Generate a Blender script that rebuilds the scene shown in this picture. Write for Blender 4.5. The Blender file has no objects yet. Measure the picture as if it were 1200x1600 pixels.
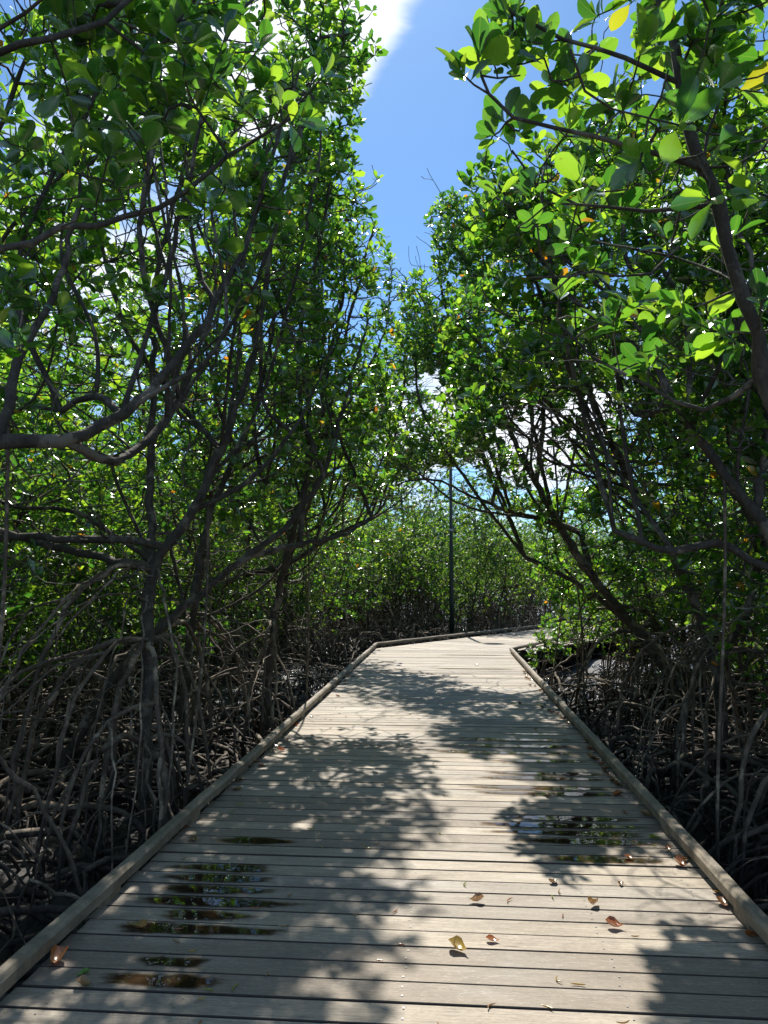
import bpy, bmesh, math, random
import numpy as np
from mathutils import Vector, Matrix, noise as mnoise

# ------------------------------------------------------------------ camera, sky, sun, exposure
S = bpy.context.scene
COL = S.collection
YAW, PITCH, EYE, FPX = math.radians(4.7), math.radians(5.04), 1.5, 1203.0
cam_d = bpy.data.cameras.new('camera')
cam = bpy.data.objects.new('camera', cam_d)
COL.objects.link(cam)
cam.location = (0, 0, EYE)
cam.rotation_euler = (math.pi / 2 + PITCH, 0, YAW)
cam_d.sensor_fit = 'VERTICAL'
cam_d.sensor_height = 36.0
cam_d.lens = 36.0 * FPX / 1600.0
cam_d.clip_start = 0.05
cam_d.clip_end = 2000
S.camera = cam

SUN_EL, SUN_AZ = math.radians(50), math.radians(-7.6)      # azimuth from +Y towards +X
sun_dir = Vector((math.sin(SUN_AZ) * math.cos(SUN_EL), math.cos(SUN_AZ) * math.cos(SUN_EL), math.sin(SUN_EL)))

def build_world():
    w = bpy.data.worlds.new('World')
    S.world = w
    w.use_nodes = True
    nt = w.node_tree
    nt.nodes.clear()
    N, L = nt.nodes.new, nt.links.new
    out = N('ShaderNodeOutputWorld'); bg = N('ShaderNodeBackground')
    sky = N('ShaderNodeTexSky'); sky.sky_type = 'NISHITA'; sky.sun_disc = False
    sky.sun_elevation = SUN_EL; sky.sun_rotation = SUN_AZ % (2 * math.pi)
    sky.air_density = 1.0; sky.dust_density = 0.25; sky.ozone_density = 3.0
    sat = N('ShaderNodeMix'); sat.data_type = 'RGBA'; sat.blend_type = 'MULTIPLY'
    sat.inputs[0].default_value = 1.0; sat.inputs[7].default_value = (0.74, 1.02, 1.22, 1)
    L(sky.outputs[0], sat.inputs[6])
    tc = N('ShaderNodeTexCoord')
    nrm = N('ShaderNodeVectorMath'); nrm.operation = 'NORMALIZE'; L(tc.outputs['Generated'], nrm.inputs[0])
    sep = N('ShaderNodeSeparateXYZ'); L(nrm.outputs[0], sep.inputs[0])
    def math_(op, a, b=None, c=None, clamp=False):
        m = N('ShaderNodeMath'); m.operation = op; m.use_clamp = clamp
        for i, v in enumerate((a, b, c)):
            if v is None: continue
            if isinstance(v, (int, float)): m.inputs[i].default_value = v
            else: L(v, m.inputs[i])
        return m.outputs[0]
    zc = math_('ADD', math_('MAXIMUM', sep.outputs[2], 0.0), 0.25)
    comb = N('ShaderNodeCombineXYZ')
    L(math_('DIVIDE', sep.outputs[0], zc), comb.inputs[0]); L(math_('DIVIDE', sep.outputs[1], zc), comb.inputs[1])
    noi = N('ShaderNodeTexNoise'); noi.inputs['Scale'].default_value = 2.6; noi.inputs['Detail'].default_value = 9
    noi.inputs['Roughness'].default_value = 0.56; noi.inputs['Distortion'].default_value = 0.35
    L(comb.outputs[0], noi.inputs['Vector'])
    dens = math_('MULTIPLY_ADD', noi.outputs[0], 2.2, -1.10)
    # cumulus banks standing in fixed directions of the sky
    def blob(px, py, cosr, amp):
        v = ray(px, py).normalized()
        d = N('ShaderNodeVectorMath'); d.operation = 'DOT_PRODUCT'; d.inputs[1].default_value = v
        L(nrm.outputs[0], d.inputs[0])
        mr = N('ShaderNodeMapRange'); mr.interpolation_type = 'SMOOTHSTEP'
        mr.inputs[1].default_value = cosr; mr.inputs[2].default_value = 1.0
        mr.inputs[3].default_value = 0.0; mr.inputs[4].default_value = amp
        L(d.outputs['Value'], mr.inputs[0])
        return mr.outputs[0]
    for b in ((500, 10, 0.978, 1.0), (350, -60, 0.97, 0.5), (660, 640, 0.995, 0.8), (840, 640, 0.992, 0.7), (150, 450, 0.975, .2), (1080, 480, 0.975, .22)):
        dens = math_('ADD', dens, blob(*b))
    for b in ((640, 320, 0.965, -0.9), (740, 110, 0.99, -0.5), (745, 790, 0.998, -.15)):
        dens = math_('ADD', dens, blob(*b))
    bk = N('ShaderNodeMapRange'); bk.interpolation_type = 'SMOOTHSTEP'  # extra unseen cloud behind the camera, added to whiten the fill in shade
    bk.inputs[1].default_value = 0.25; bk.inputs[2].default_value = -0.35; bk.inputs[3].default_value = 0.0; bk.inputs[4].default_value = 0.07
    L(sep.outputs[1], bk.inputs[0]); dens = math_('ADD', dens, bk.outputs[0])
    low = N('ShaderNodeMapRange'); low.interpolation_type = 'SMOOTHSTEP'
    low.inputs[1].default_value = 0.30; low.inputs[2].default_value = 0.02
    low.inputs[3].default_value = 0.0; low.inputs[4].default_value = 0.06
    L(sep.outputs[2], low.inputs[0])
    dens = math_('ADD', dens, low.outputs[0])
    cr = N('ShaderNodeMapRange'); cr.interpolation_type = 'SMOOTHSTEP'
    cr.inputs[1].default_value = 0.0; cr.inputs[2].default_value = 0.55
    L(dens, cr.inputs[0])
    mix = N('ShaderNodeMix'); mix.data_type = 'RGBA'
    L(cr.outputs[0], mix.inputs[0]); L(sat.outputs[2], mix.inputs[6]); mix.inputs[7].default_value = (9.5, 10.0, 10.8, 1)
    L(mix.outputs[2], bg.inputs['Color'])
    bg.inputs['Strength'].default_value = 0.085
    L(bg.outputs[0], out.inputs[0])

def ray(px, py):
    """direction in the world of a point seen in the photograph (1200 x 1600)"""
    v = Vector(((px - 600) / FPX, (800 - py) / FPX, -1.0))
    return cam.rotation_euler.to_matrix() @ v
def P(px, py, d):
    """world point seen at (px, py), d metres ahead"""
    r = ray(px, py)
    f = Vector((-math.sin(YAW), math.cos(YAW), 0))
    return Vector((0, 0, EYE)) + r * (d / r.dot(f))
def on(px, py, z=0.0):
    """world point seen at (px, py) that lies at height z"""
    r = ray(px, py)
    return Vector((0, 0, EYE)) + r * ((z - EYE) / r.z)

build_world()
sl = bpy.data.lights.new('sun', 'SUN'); sl.energy = 5.0; sl.angle = math.radians(0.55); sl.color = (1.0, 0.95, 0.865)
so = bpy.data.objects.new('sun', sl); COL.objects.link(so)
so.rotation_euler = sun_dir.to_track_quat('Z', 'Y').to_euler(); so.location = (0, 0, 30)
S.view_settings.view_transform = 'Standard'; S.view_settings.look = 'None'
S.view_settings.exposure = 0.55; S.view_settings.gamma = 1.0
S.render.engine = 'CYCLES'
S.cycles.max_bounces = 7; S.cycles.diffuse_bounces = 3; S.cycles.glossy_bounces = 3
S.cycles.transmission_bounces = 4; S.cycles.transparent_max_bounces = 8
S.cycles.caustics_reflective = False; S.cycles.caustics_refractive = False
S.cycles.sample_clamp_indirect = 6
try:
    S.cycles.use_denoising = True; S.cycles.denoiser = 'OPENIMAGEDENOISE'
except Exception: pass

# ------------------------------------------------------------------ helpers
def link(o, parent=None):
    COL.objects.link(o)
    if parent is not None: o.parent = parent
    return o
def tag(o, label=None, cat=None, group=None, kind=None):
    if label: o['label'] = label
    if cat: o['category'] = cat
    if group: o['group'] = group
    if kind: o['kind'] = kind
    return o
def empty(name, loc, label, cat, group=None, rz=0.0):
    o = bpy.data.objects.new(name, None); o.empty_display_size = 0.2
    o.location = loc; o.rotation_euler = (0, 0, rz); COL.objects.link(o)
    return tag(o, label, cat, group)
def mesh_np(name, V, faces_by_size, mat, smooth=True, uv=None):
    """V: (n,3) array; faces_by_size: list of (m,k) int arrays; uv: (n,2) per vertex"""
    me = bpy.data.meshes.new(name)
    V = np.asarray(V, dtype=np.float32)
    me.vertices.add(len(V)); me.vertices.foreach_set('co', V.ravel())
    fl = [f for f in faces_by_size if len(f)]
    loops = np.concatenate([f.ravel() for f in fl]).astype(np.int32)
    sizes = np.concatenate([np.full(len(f), f.shape[1], np.int32) for f in fl])
    starts = np.concatenate([[0], np.cumsum(sizes)[:-1]]).astype(np.int32)
    me.loops.add(len(loops)); me.loops.foreach_set('vertex_index', loops)
    me.polygons.add(len(sizes)); me.polygons.foreach_set('loop_start', starts)
    me.polygons.foreach_set('loop_total', sizes)
    me.polygons.foreach_set('use_smooth', np.full(len(sizes), smooth))
    if uv is not None:
        ul = me.uv_layers.new(name='UVMap')
        ul.data.foreach_set('uv', np.asarray(uv, np.float32)[loops].ravel())
    me.update(calc_edges=True)
    me.materials.append(mat)
    return me
def obj(name, me, parent=None, loc=None):
    o = bpy.data.objects.new(name, me)
    if loc is not None: o.location = loc
    return link(o, parent)

class NT:
    """small shader-graph helper"""
    def __init__(s, name):
        s.m = bpy.data.materials.new(name); s.m.use_nodes = True
        s.t = s.m.node_tree; s.t.nodes.clear()
        s.out = s.t.nodes.new('ShaderNodeOutputMaterial')
    def n(s, typ, **kw):
        nd = s.t.nodes.new('ShaderNode' + typ)
        for k, v in kw.items():
            if k.startswith('i_'): nd.inputs[k[2:].replace('_', ' ')].default_value = v
            else: setattr(nd, k, v)
        return nd
    def l(s, a, b): s.t.links.new(a, b)
    def math(s, op, a, b=None, c=None, clamp=False):
        m = s.n('Math', operation=op, use_clamp=clamp)
        for i, v in enumerate((a, b, c)):
            if v is None: continue
            if isinstance(v, (int, float)): m.inputs[i].default_value = v
            else: s.l(v, m.inputs[i])
        return m.outputs[0]
    def ramp(s, fac, stops, interp='LINEAR'):
        r = s.n('ValToRGB'); r.color_ramp.interpolation = interp
        e = r.color_ramp.elements
        while len(e) < len(stops): e.new(0.5)
        for el, (p, c) in zip(e, stops): el.position = p; el.color = (*c, 1) if len(c) == 3 else c
        s.l(fac, r.inputs[0]); return r.outputs[0]
    def mixc(s, fac, a, b, blend='MIX'):
        m = s.n('Mix', data_type='RGBA', blend_type=blend)
        for i, v in ((0, fac), (6, a), (7, b)):
            if isinstance(v, (int, float)): m.inputs[i].default_value = v
            elif isinstance(v, tuple): m.inputs[i].default_value = (*v, 1) if len(v) == 3 else v
            else: s.l(v, m.inputs[i])
        return m.outputs[2]
    def noise(s, vec, scale, detail=4, rough=0.5, dist=0.0):
        n = s.n('TexNoise'); n.inputs['Scale'].default_value = scale; n.inputs['Detail'].default_value = detail
        n.inputs['Roughness'].default_value = rough; n.inputs['Distortion'].default_value = dist
        if vec is not None: s.l(vec, n.inputs['Vector'])
        return n.outputs[0]
    def maprange(s, v, a, b, c=0.0, d=1.0, smooth=False):
        m = s.n('MapRange'); m.interpolation_type = 'SMOOTHSTEP' if smooth else 'LINEAR'
        for i, x in enumerate((a, b, c, d)): m.inputs[i + 1].default_value = x
        s.l(v, m.inputs[0]); return m.outputs[0]
    def scalevec(s, vec, sc):
        m = s.n('Mapping'); m.inputs['Scale'].default_value = sc; s.l(vec, m.inputs['Vector']); return m.outputs[0]
    def bump(s, h, strength, dist=0.01):
        b = s.n('Bump'); b.inputs['Strength'].default_value = strength; b.inputs['Distance'].default_value = dist
        s.l(h, b.inputs['Height']); return b.outputs[0]

# ------------------------------------------------------------------ materials
def mat_leaf(name, gl=1.0, dead=False, spotty=False, hue=(1, 1, 1), old=0.993):
    t = NT(name)
    geo = t.n('NewGeometry'); rnd = geo.outputs['Random Per Island']
    if dead:
        refl = t.ramp(rnd, dead[0]); trans = t.ramp(rnd, dead[1])
    else:
        h = lambda c: tuple(x * y for x, y in zip(c, hue))
        refl = t.ramp(rnd, [(0, h((.02, .05, .018))), (.3, h((.03, .072, .02))), (.6, h((.045, .10, .022))), (.93, h((.07, .14, .022))),
                            (old - .003, h((.09, .15, .02))), (old, (.45, .25, .01)), (1, (.5, .16, .01))])
        trans = t.ramp(rnd, [(0, h((.055, .21, .02))), (.33, h((.12, .37, .025))), (.62, h((.26, .56, .03))), (.92, h((.52, .82, .045))),
                             (old - .003, h((.46, .70, .03))), (old, (.85, .50, .02)), (1, (.9, .30, .01))])
    uvn = t.n('UVMap'); sx = t.n('SeparateXYZ'); t.l(uvn.outputs[0], sx.inputs[0])
    rib = t.math('ABSOLUTE', t.math('SUBTRACT', sx.outputs[0], .5))
    ribm = t.maprange(rib, .008, .028, .3, 0)
    refl = t.mixc(ribm, refl, (.25, .34, .10)); trans = t.mixc(ribm, trans, (.5, .62, .10))
    tc = t.n('TexCoord')
    spot = t.noise(tc.outputs['Object'], 22, 3)
    refl = t.mixc(t.maprange(spot, .35, .75, .0, .35), refl, (.10, .13, .02))
    blem = t.maprange(t.noise(tc.outputs['Object'], 95, 2), .68, .74, 0, .75)
    refl = t.mixc(blem, refl, (.09, .05, .02)); trans = t.mixc(blem, trans, (.16, .10, .02))
    d = t.n('BsdfDiffuse'); t.l(refl, d.inputs[0])
    tr = t.n('BsdfTranslucent'); t.l(trans, tr.inputs[0])
    m = t.n('MixShader'); m.inputs[0].default_value = .56; t.l(d.outputs[0], m.inputs[1]); t.l(tr.outputs[0], m.inputs[2])
    g = t.n('BsdfGlossy'); g.inputs['Color'].default_value = (.95, 1, .95, 1)
    t.l(t.maprange(spot, .3, .7, .14 if gl > .8 else .3, .34 if gl > .8 else .5), g.inputs['Roughness'])
    lw = t.n('LayerWeight'); lw.inputs[0].default_value = .5
    fr = t.math('MULTIPLY_ADD', t.math('POWER', lw.outputs['Facing'], 4.0), .6 * gl, .07 * gl)
    m2 = t.n('MixShader'); t.l(fr, m2.inputs[0]); t.l(m.outputs[0], m2.inputs[1]); t.l(g.outputs[0], m2.inputs[2])
    t.l(m2.outputs[0], t.out.inputs[0])
    return t.m

def mat_bark(name, c0, c1, c2, rough=.8, mudline=False, scale=1.0):
    t = NT(name); tc = t.n('TexCoord'); v = tc.outputs['Object']
    geo = t.n('NewGeometry')
    n1 = t.noise(v, 9 * scale, 6, .6); n2 = t.noise(t.scalevec(v, (60, 60, 18)), 1.0 * scale, 4, .65)
    col = t.ramp(n1, [(.3, c0), (.5, c1), (.72, c2)])
    col = t.mixc(t.maprange(n2, .35, .7, .0, .65), col, tuple(x * .35 for x in c0))
    col = t.mixc(t.maprange(t.noise(v, 3.1, 5, .7), .54, .60, 0, .7), col, tuple(min(1, x * 1.7) for x in c2))  # lichen
    col = t.mixc(t.math('MULTIPLY', geo.outputs['Random Per Island'], .35), col, tuple(x * .45 for x in c1))
    if mudline:      # tide mud dried on the lower roots
        sp = t.n('SeparateXYZ'); t.l(geo.outputs['Position'], sp.inputs[0])
        z = t.math('ADD', sp.outputs[2], t.math('MULTIPLY', n1, .4))
        col = t.mixc(t.maprange(z, -.22, .22, .85, 0, True), col, (.022, .019, .018))
    b = t.n('BsdfPrincipled'); t.l(col, b.inputs['Base Color']); b.inputs['Roughness'].default_value = rough
    hgt = t.math('ADD', t.math('MULTIPLY', n1, .5), n2)
    t.l(t.bump(hgt, 1.0, .012), b.inputs['Normal'])
    t.l(b.outputs[0], t.out.inputs[0]); return t.m

def mat_mud():
    t = NT('wet_mud'); tc = t.n('TexCoord'); v = tc.outputs['Object']
    n1 = t.noise(v, 1.1, 6, .6); n2 = t.noise(v, 9, 8, .65); n3 = t.noise(v, 45, 4, .6)
    col = t.ramp(n2, [(.3, (.011, .010, .012)), (.55, (.025, .022, .024)), (.75, (.06, .052, .05))])
    litter = t.n('TexVoronoi'); litter.inputs['Scale'].default_value = 17; litter.inputs['Randomness'].default_value = 1
    t.l(v, litter.inputs['Vector'])
    col = t.mixc(t.math('MULTIPLY', t.maprange(litter.outputs[0], .16, .22, 1, 0), t.maprange(n1, .5, .6, 0, .7)), col, (.13, .075, .035))
    b = t.n('BsdfPrincipled'); t.l(col, b.inputs['Base Color'])
    wet = t.maprange(n1, .46, .56, 0, 1, True)
    t.l(t.math('MULTIPLY_ADD', wet, .42, .10), b.inputs['Roughness'])
    hgt = t.math('ADD', t.math('MULTIPLY', n2, 1.0), t.math('MULTIPLY', n3, .35))
    t.l(t.bump(hgt, .9, .05), b.inputs['Normal'])
    t.l(b.outputs[0], t.out.inputs[0]); return t.m

def mat_deck(name, kerb=False):
    t = NT(name); uvn = t.n('UVMap'); uv = uvn.outputs[0]; geo = t.n('NewGeometry'); rnd = geo.outputs['Random Per Island']
    off = t.n('CombineXYZ'); t.l(t.math('MULTIPLY', rnd, 37.0), off.inputs[0]); t.l(t.math('MULTIPLY', rnd, 91.0), off.inputs[2])
    va = t.n('VectorMath', operation='ADD'); t.l(uv, va.inputs[0]); t.l(off.outputs[0], va.inputs[1]); v = va.outputs[0]
    tone = t.ramp(rnd, [(0, (.30, .25, .185)), (.2, (.47, .405, .305)), (.4, (.36, .315, .25)), (.6, (.53, .455, .345)), (.8, (.42, .38, .315)), (.92, (.60, .51, .385))], 'CONSTANT')
    grain = t.noise(t.scalevec(v, (3.4, 62, 1)), 1.0, 7, .72, .9)
    spk = t.noise(t.scalevec(v, (38, 110, 1)), 1.0, 4, .75)
    fine = t.noise(t.scalevec(v, (9, 330, 1)), 1.0, 3, .6)
    blot = t.noise(t.scalevec(v, (1.6, 5.0, 1)), 1.0, 5, .6)
    big = t.noise(geo.outputs['Position'], .9, 5, .6)
    col = t.mixc(t.maprange(grain, .38, .62, 0, .6), tone, (.19, .155, .115))
    col = t.mixc(t.maprange(fine, .46, .72, 0, .6), col, (.11, .085, .06))
    col = t.mixc(t.maprange(grain, .62, .8, 0, .5), col, (.60, .53, .42))
    col = t.mixc(t.maprange(blot, .5, .78, 0, .55), col, (.235, .205, .17))
    col = t.mixc(t.maprange(blot, .18, .42, .45, 0), col, (.52, .49, .44))
    col = t.mixc(t.maprange(big, .48, .72, 0, .38), col, (.22, .20, .175))
    st2 = t.noise(geo.outputs['Position'], 2.6, 6, .7, .5)
    col = t.mixc(t.maprange(st2, .55, .66, 0, .45), col, (.17, .15, .12))
    col = t.mixc(t.maprange(spk, .54, .68, 0, .5), col, (.15, .125, .095)); col = t.mixc(t.maprange(spk, .30, .44, .45, 0), col, (.62, .56, .46))
    col = t.mixc(1.0, col, (.97, .945, .935), 'MULTIPLY')
    # knots
    kn = t.n('TexVoronoi'); kn.inputs['Scale'].default_value = 1.0; t.l(t.scalevec(v, (1.1, 7, 1)), kn.inputs['Vector'])
    col = t.mixc(t.maprange(kn.outputs[0], .02, .06, .7, 0), col, (.10, .07, .045))
    if kerb:
        st = t.noise(geo.outputs['Position'], 5.0, 5, .65)
        col = t.mixc(t.maprange(st, .44, .56, 0, .8), col, (.11, .095, .07))
        col = t.mixc(t.maprange(t.noise(geo.outputs['Position'], 22, 4, .7), .56, .64, 0, .5), col, (.40, .36, .29))
        col = t.mixc(t.maprange(t.noise(geo.outputs['Position'], 14, 3), .58, .68, 0, .4), col, (.34, .22, .12))
        col = t.mixc(.45, col, (.17, .135, .085))
    b = t.n('BsdfPrincipled'); t.l(col, b.inputs['Base Color'])
    t.l(t.maprange(blot, .3, .7, .52, .78), b.inputs['Roughness'])
    b.inputs['Specular IOR Level'].default_value = .45
    hgt = t.math('ADD', grain, t.math('MULTIPLY', fine, .6))
    t.l(t.bump(hgt, .35 if not kerb else .6, .004), b.inputs['Normal'])
    t.l(b.outputs[0], t.out.inputs[0]); return t.m

def mat_puddle():
    t = NT('rain_water_film'); geo = t.n('NewGeometry'); uvn = t.n('UVMap'); sx = t.n('SeparateXYZ'); t.l(uvn.outputs[0], sx.inputs[0])
    nz = t.noise(t.scalevec(geo.outputs['Position'], (1, 2.2, 1)), 16, 4, .6)
    r = t.math('ADD', sx.outputs[0], t.math('MULTIPLY', t.math('SUBTRACT', nz, .5), .5))
    wet = t.maprange(r, .96, .62, 0, 1, True); water = t.maprange(r, .74, .66, 0, 1, True)
    tr = t.n('BsdfTransparent'); t.l(t.mixc(wet, (1, 1, 1), (.40, .34, .27)), tr.inputs[0])
    g = t.n('BsdfGlossy'); g.inputs['Roughness'].default_value = .012
    t.l(t.bump(t.noise(geo.outputs['Position'], 14, 2, .5), .05, .01), g.inputs['Normal'])
    fr = t.n('Fresnel'); fr.inputs[0].default_value = 1.4
    m = t.n('MixShader'); t.l(t.math('MULTIPLY', fr.outputs[0], water), m.inputs[0]); t.l(tr.outputs[0], m.inputs[1]); t.l(g.outputs[0], m.inputs[2])
    t.l(m.outputs[0], t.out.inputs[0]); return t.m

def mat_plain(name, col, rough=.5, metal=0.0, bump=0.0):
    t = NT(name); b = t.n('BsdfPrincipled'); tc = t.n('TexCoord')
    n = t.noise(tc.outputs['Object'], 12, 5, .6)
    t.l(t.mixc(t.maprange(n, .35, .7, 0, .5), col, tuple(x * .6 for x in col)), b.inputs['Base Color'])
    b.inputs['Roughness'].default_value = rough; b.inputs['Metallic'].default_value = metal
    if bump: t.l(t.bump(n, bump, .005), b.inputs['Normal'])
    t.l(b.outputs[0], t.out.inputs[0]); return t.m

M_LEAF = mat_leaf('mangrove_leaf')
M_LEAF_FAR = mat_leaf('mangrove_leaf_pale', gl=.5, hue=(.72, .68, .8), old=.997)
M_BARK = mat_bark('mangrove_bark', (.045, .035, .027), (.095, .075, .057), (.19, .16, .125))
M_TWIG = mat_bark('mangrove_twig', (.07, .055, .04), (.13, .105, .08), (.22, .19, .15), scale=2)
M_ROOT = mat_bark('mangrove_root', (.085, .062, .042), (.18, .135, .095), (.34, .27, .19), mudline=True)
M_MUD = mat_mud(); M_DECK = mat_deck('weathered_deck_timber'); M_KERB = mat_deck('weathered_kerb_timber', True)
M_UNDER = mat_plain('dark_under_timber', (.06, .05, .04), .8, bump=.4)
M_PUDDLE = mat_puddle(); M_SEAM = mat_plain('grimy_board_edge', (.06, .05, .04), .9, bump=.4)
M_POLE = mat_plain('dark_green_pole_paint', (.035, .06, .055), .45)
M_SCREW = mat_plain('steel_screw', (.35, .34, .32), .35, .9)

# ------------------------------------------------------------------ ground
MUD_Z = -0.62
def build_mud():
    rng = np.random.default_rng(5)
    bm_x = np.concatenate([np.linspace(-400, -16, 9), np.arange(-15, 15.01, .25), np.linspace(16, 400, 9)])
    bm_y = np.concatenate([np.linspace(-300, -6, 7), np.arange(-5, 34.01, .25), np.linspace(36, 500, 9)])
    X, Y = np.meshgrid(bm_x, bm_y)
    Z = np.zeros_like(X)
    for k in range(26):
        a = rng.uniform(0, 6.283); w = rng.uniform(.5, 4.5); ph = rng.uniform(0, 6.28)
        Z += .035 / (.6 + w * .35) * np.sin(w * (X * np.cos(a) + Y * np.sin(a)) + ph)
    Z = np.where((abs(X) < 15.5) & (Y > -5.5) & (Y < 34.5), Z, 0) + MUD_Z
    V = np.stack([X, Y, Z], -1).reshape(-1, 3)
    ny, nx = X.shape; i = np.arange(nx - 1)[None] + np.arange(ny - 1)[:, None] * nx; i = i.ravel()
    F = np.stack([i, i + 1, i + 1 + nx, i + nx], 1)
    tag(obj('mud_ground', mesh_np('mud_ground', V, [F], M_MUD)), 'dark wet tidal mud under the mangroves', kind='structure')
build_mud()

# ------------------------------------------------------------------ boardwalk
XL, XR = -1.60, 1.32           # deck edges of the straight run
KZ = .100                      # top of the kerb rails
c_l = on(590, 1004, KZ); c_r = on(796, 1012, KZ)
YC_L, YC_R = c_l.y, c_r.y
XKL, XKR = c_l.x, c_r.x
e_l = on(858, 974.5, KZ)
dir2 = Vector((e_l.x - c_l.x, e_l.y - c_l.y, 0)).normalized()
def plank_mesh(bm, uvl, x0, x1, y0, y1, z, rng, fr=None):
    """one board, edges rounded by hand; long axis x"""
    h = .032; b = .0028; tilt = rng.uniform(-.0012, .0012); cup = .0
    prof = [(y0, z - h), (y1, z - h), (y1, z - b + tilt), (y1 - b, z + tilt), ((y0 + y1) / 2, z - .0008), (y0 + b, z - tilt), (y0, z - b - tilt)]
    n = len(prof); ring = []
    w0 = rng.uniform(0, 50)
    for x in (x0, x1):
        ring.append([bm.verts.new(fr @ Vector((x, y, zz)) if fr else (x, y, zz)) for y, zz in prof])
    fs = []
    for i in range(n):
        j = (i + 1) % n
        f = bm.faces.new((ring[0][i], ring[0][j], ring[1][j], ring[1][i])); fs.append((f, i, j))
        uvs = [(x0, i), (x0, j), (x1, j), (x1, i)]
        f.material_index = 0 if i in (3, 4) else 1
        for lp, (ux, k) in zip(f.loops, uvs):
            yy, zz = prof[k]
            lp[uvl].uv = (ux + w0, (yy - y0) + (z - zz) * (1 if i in (1, 5, 6) else 0) + w0)
    bm.faces.new(ring[0][::-1]); bm.faces.new(ring[1])
def to_mesh(bm, name, mat):
    bmesh.ops.recalc_face_normals(bm, faces=bm.faces)
    me = bpy.data.meshes.new(name); bm.to_mesh(me); bm.free(); me.materials.append(mat); return me

def build_boardwalk():
    rng = random.Random(3)
    root = bpy.data.objects.new('boardwalk', None); COL.objects.link(root)
    tag(root, 'weathered grey timber boardwalk running through the mangroves and bending right', kind='structure')
    PW, GAP = .1415, .0075
    bm = bmesh.new(); uvl = bm.loops.layers.uv.new('UVMap')
    y = -1.5; yend = (YC_L + YC_R) / 2
    while y < yend:
        plank_mesh(bm, uvl, XL + rng.uniform(-.012, .012), XR + rng.uniform(-.012, .012), y, y + PW - GAP - rng.uniform(0, .002), rng.uniform(-.0015, .0015), rng)
        y += PW
    me = to_mesh(bm, 'deck_boards', M_DECK); me.materials.append(M_SEAM); obj('deck_boards', me, root)
    # second run, turned to the right
    a = math.atan2(dir2.y, dir2.x) - math.pi / 2
    org = Vector((c_l.x, yend, 0))
    fr = Matrix.Translation(org) @ Matrix.Rotation(a, 4, 'Z')
    WID = XR - XL
    bm = bmesh.new(); uvl = bm.loops.layers.uv.new('UVMap')
    y = -4.0
    pr = Vector((XR, yend, 0)); local_r = fr.inverted() @ pr
    w_loc = local_r.x
    while y < 14:
        plank_mesh(bm, uvl, -.08, max(2.9, w_loc) , y, y + PW - GAP, rng.uniform(-.001, .001), rng, fr)
        y += PW
    g = bm.verts[:] + bm.edges[:] + bm.faces[:]
    r = bmesh.ops.bisect_plane(bm, geom=g, plane_co=(0, y * 0 + yend + .004, 0), plane_no=(0, -1, 0), clear_outer=True)
    me = to_mesh(bm, 'deck_boards_far', M_DECK); me.materials.append(M_SEAM); obj('deck_boards', me, root)
    # kerb rails on blocks
    def beam(p0, p1, w, h, ztop, name, mat, wob=.003, seg=.9, uvs=True):
        p0 = Vector(p0); p1 = Vector(p1); d = (p1 - p0); L_ = d.length; d.normalize(); s = Vector((d.y, -d.x, 0))
        bm = bmesh.new(); uvl = bm.loops.layers.uv.new('UVMap')
        n = max(1, int(L_ / seg)); b = .016 if w == .070 else .006
        prof = [(-w / 2, -h), (w / 2, -h), (w / 2, -b), (w / 2 - b, 0), (-w / 2 + b, 0), (-w / 2, -b)]
        ulen = [0, w, w + h, w + h + .01, 2 * w + h, 2 * w + h + .01, 2 * w + 2 * h]
        rings = []
        for i in range(n + 1):
            o = rng.uniform(-wob, wob); oz = rng.uniform(-wob, wob) * .6
            rings.append(([bm.verts.new(p0 + d * (L_ * i / n) + s * (q + o) + Vector((0, 0, ztop + zz + oz))) for q, zz in prof], L_ * i / n))
        for (r0, u0), (r1, u1) in zip(rings, rings[1:]):
            for i in range(6):
                j = (i + 1) % 6
                f = bm.faces.new((r0[i], r0[j], r1[j], r1[i]))
                for lp, uv in zip(f.loops, ((u0, ulen[i]), (u0, ulen[i + 1]), (u1, ulen[i + 1]), (u1, ulen[i]))): lp[uvl].uv = uv
        bm.faces.new(rings[0][0][::-1]); bm.faces.new(rings[-1][0])
        return obj(name, to_mesh(bm, name, mat), root)
    def rail(pts, side):
        for p0, p1 in zip(pts, pts[1:]):
            p0 = Vector(p0); p1 = Vector(p1); L_ = (p1 - p0).length; d = (p1 - p0) / L_
            s = 0.0
            while s < L_ - .05:
                e = min(L_, s + 3.6)
                beam(p0 + d * (s + .003), p0 + d * (e - .003), .070, .060, KZ, 'kerb_rail', M_KERB, .005, .35)
                s = e
            k = .25
            while k < L_ - .1:
                beam(p0 + d * (k - .09), p0 + d * (k + .09), .055, KZ - .060 - .003, KZ - .0615, 'kerb_block', M_KERB, 0)
                k += 1.2 
            q = Vector((d.y, -d.x, 0)) * (.045 * side)
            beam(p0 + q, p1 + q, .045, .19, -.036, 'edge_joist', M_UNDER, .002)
    hw = .035
    L0 = (XKL - hw, -1.4, 0); L1 = (XKL - hw, YC_L, 0)
    R0 = (XKR + hw, -1.4, 0); R1 = (XKR + hw, YC_R, 0)
    e2 = on(820, 978.0, KZ)
    far_l = Vector(L1) + Vector((c_l.x * 0 + dir2.x, dir2.y, 0)) * 14
    e_r = on(905, 988.0, KZ); dr = Vector((e_r.x - c_r.x, e_r.y - c_r.y, 0)).normalized()
    rail([L0, L1, far_l], 0); rail([R0, R1, Vector(R1) + dr * 12], 0)
    # inner joists and piles
    for x in (-1.0, -.2, .6):
        beam((x, -1.4, 0), (x, YC_L, 0), .05, .15, -.036, 'joist', M_UNDER, 0)
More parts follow.
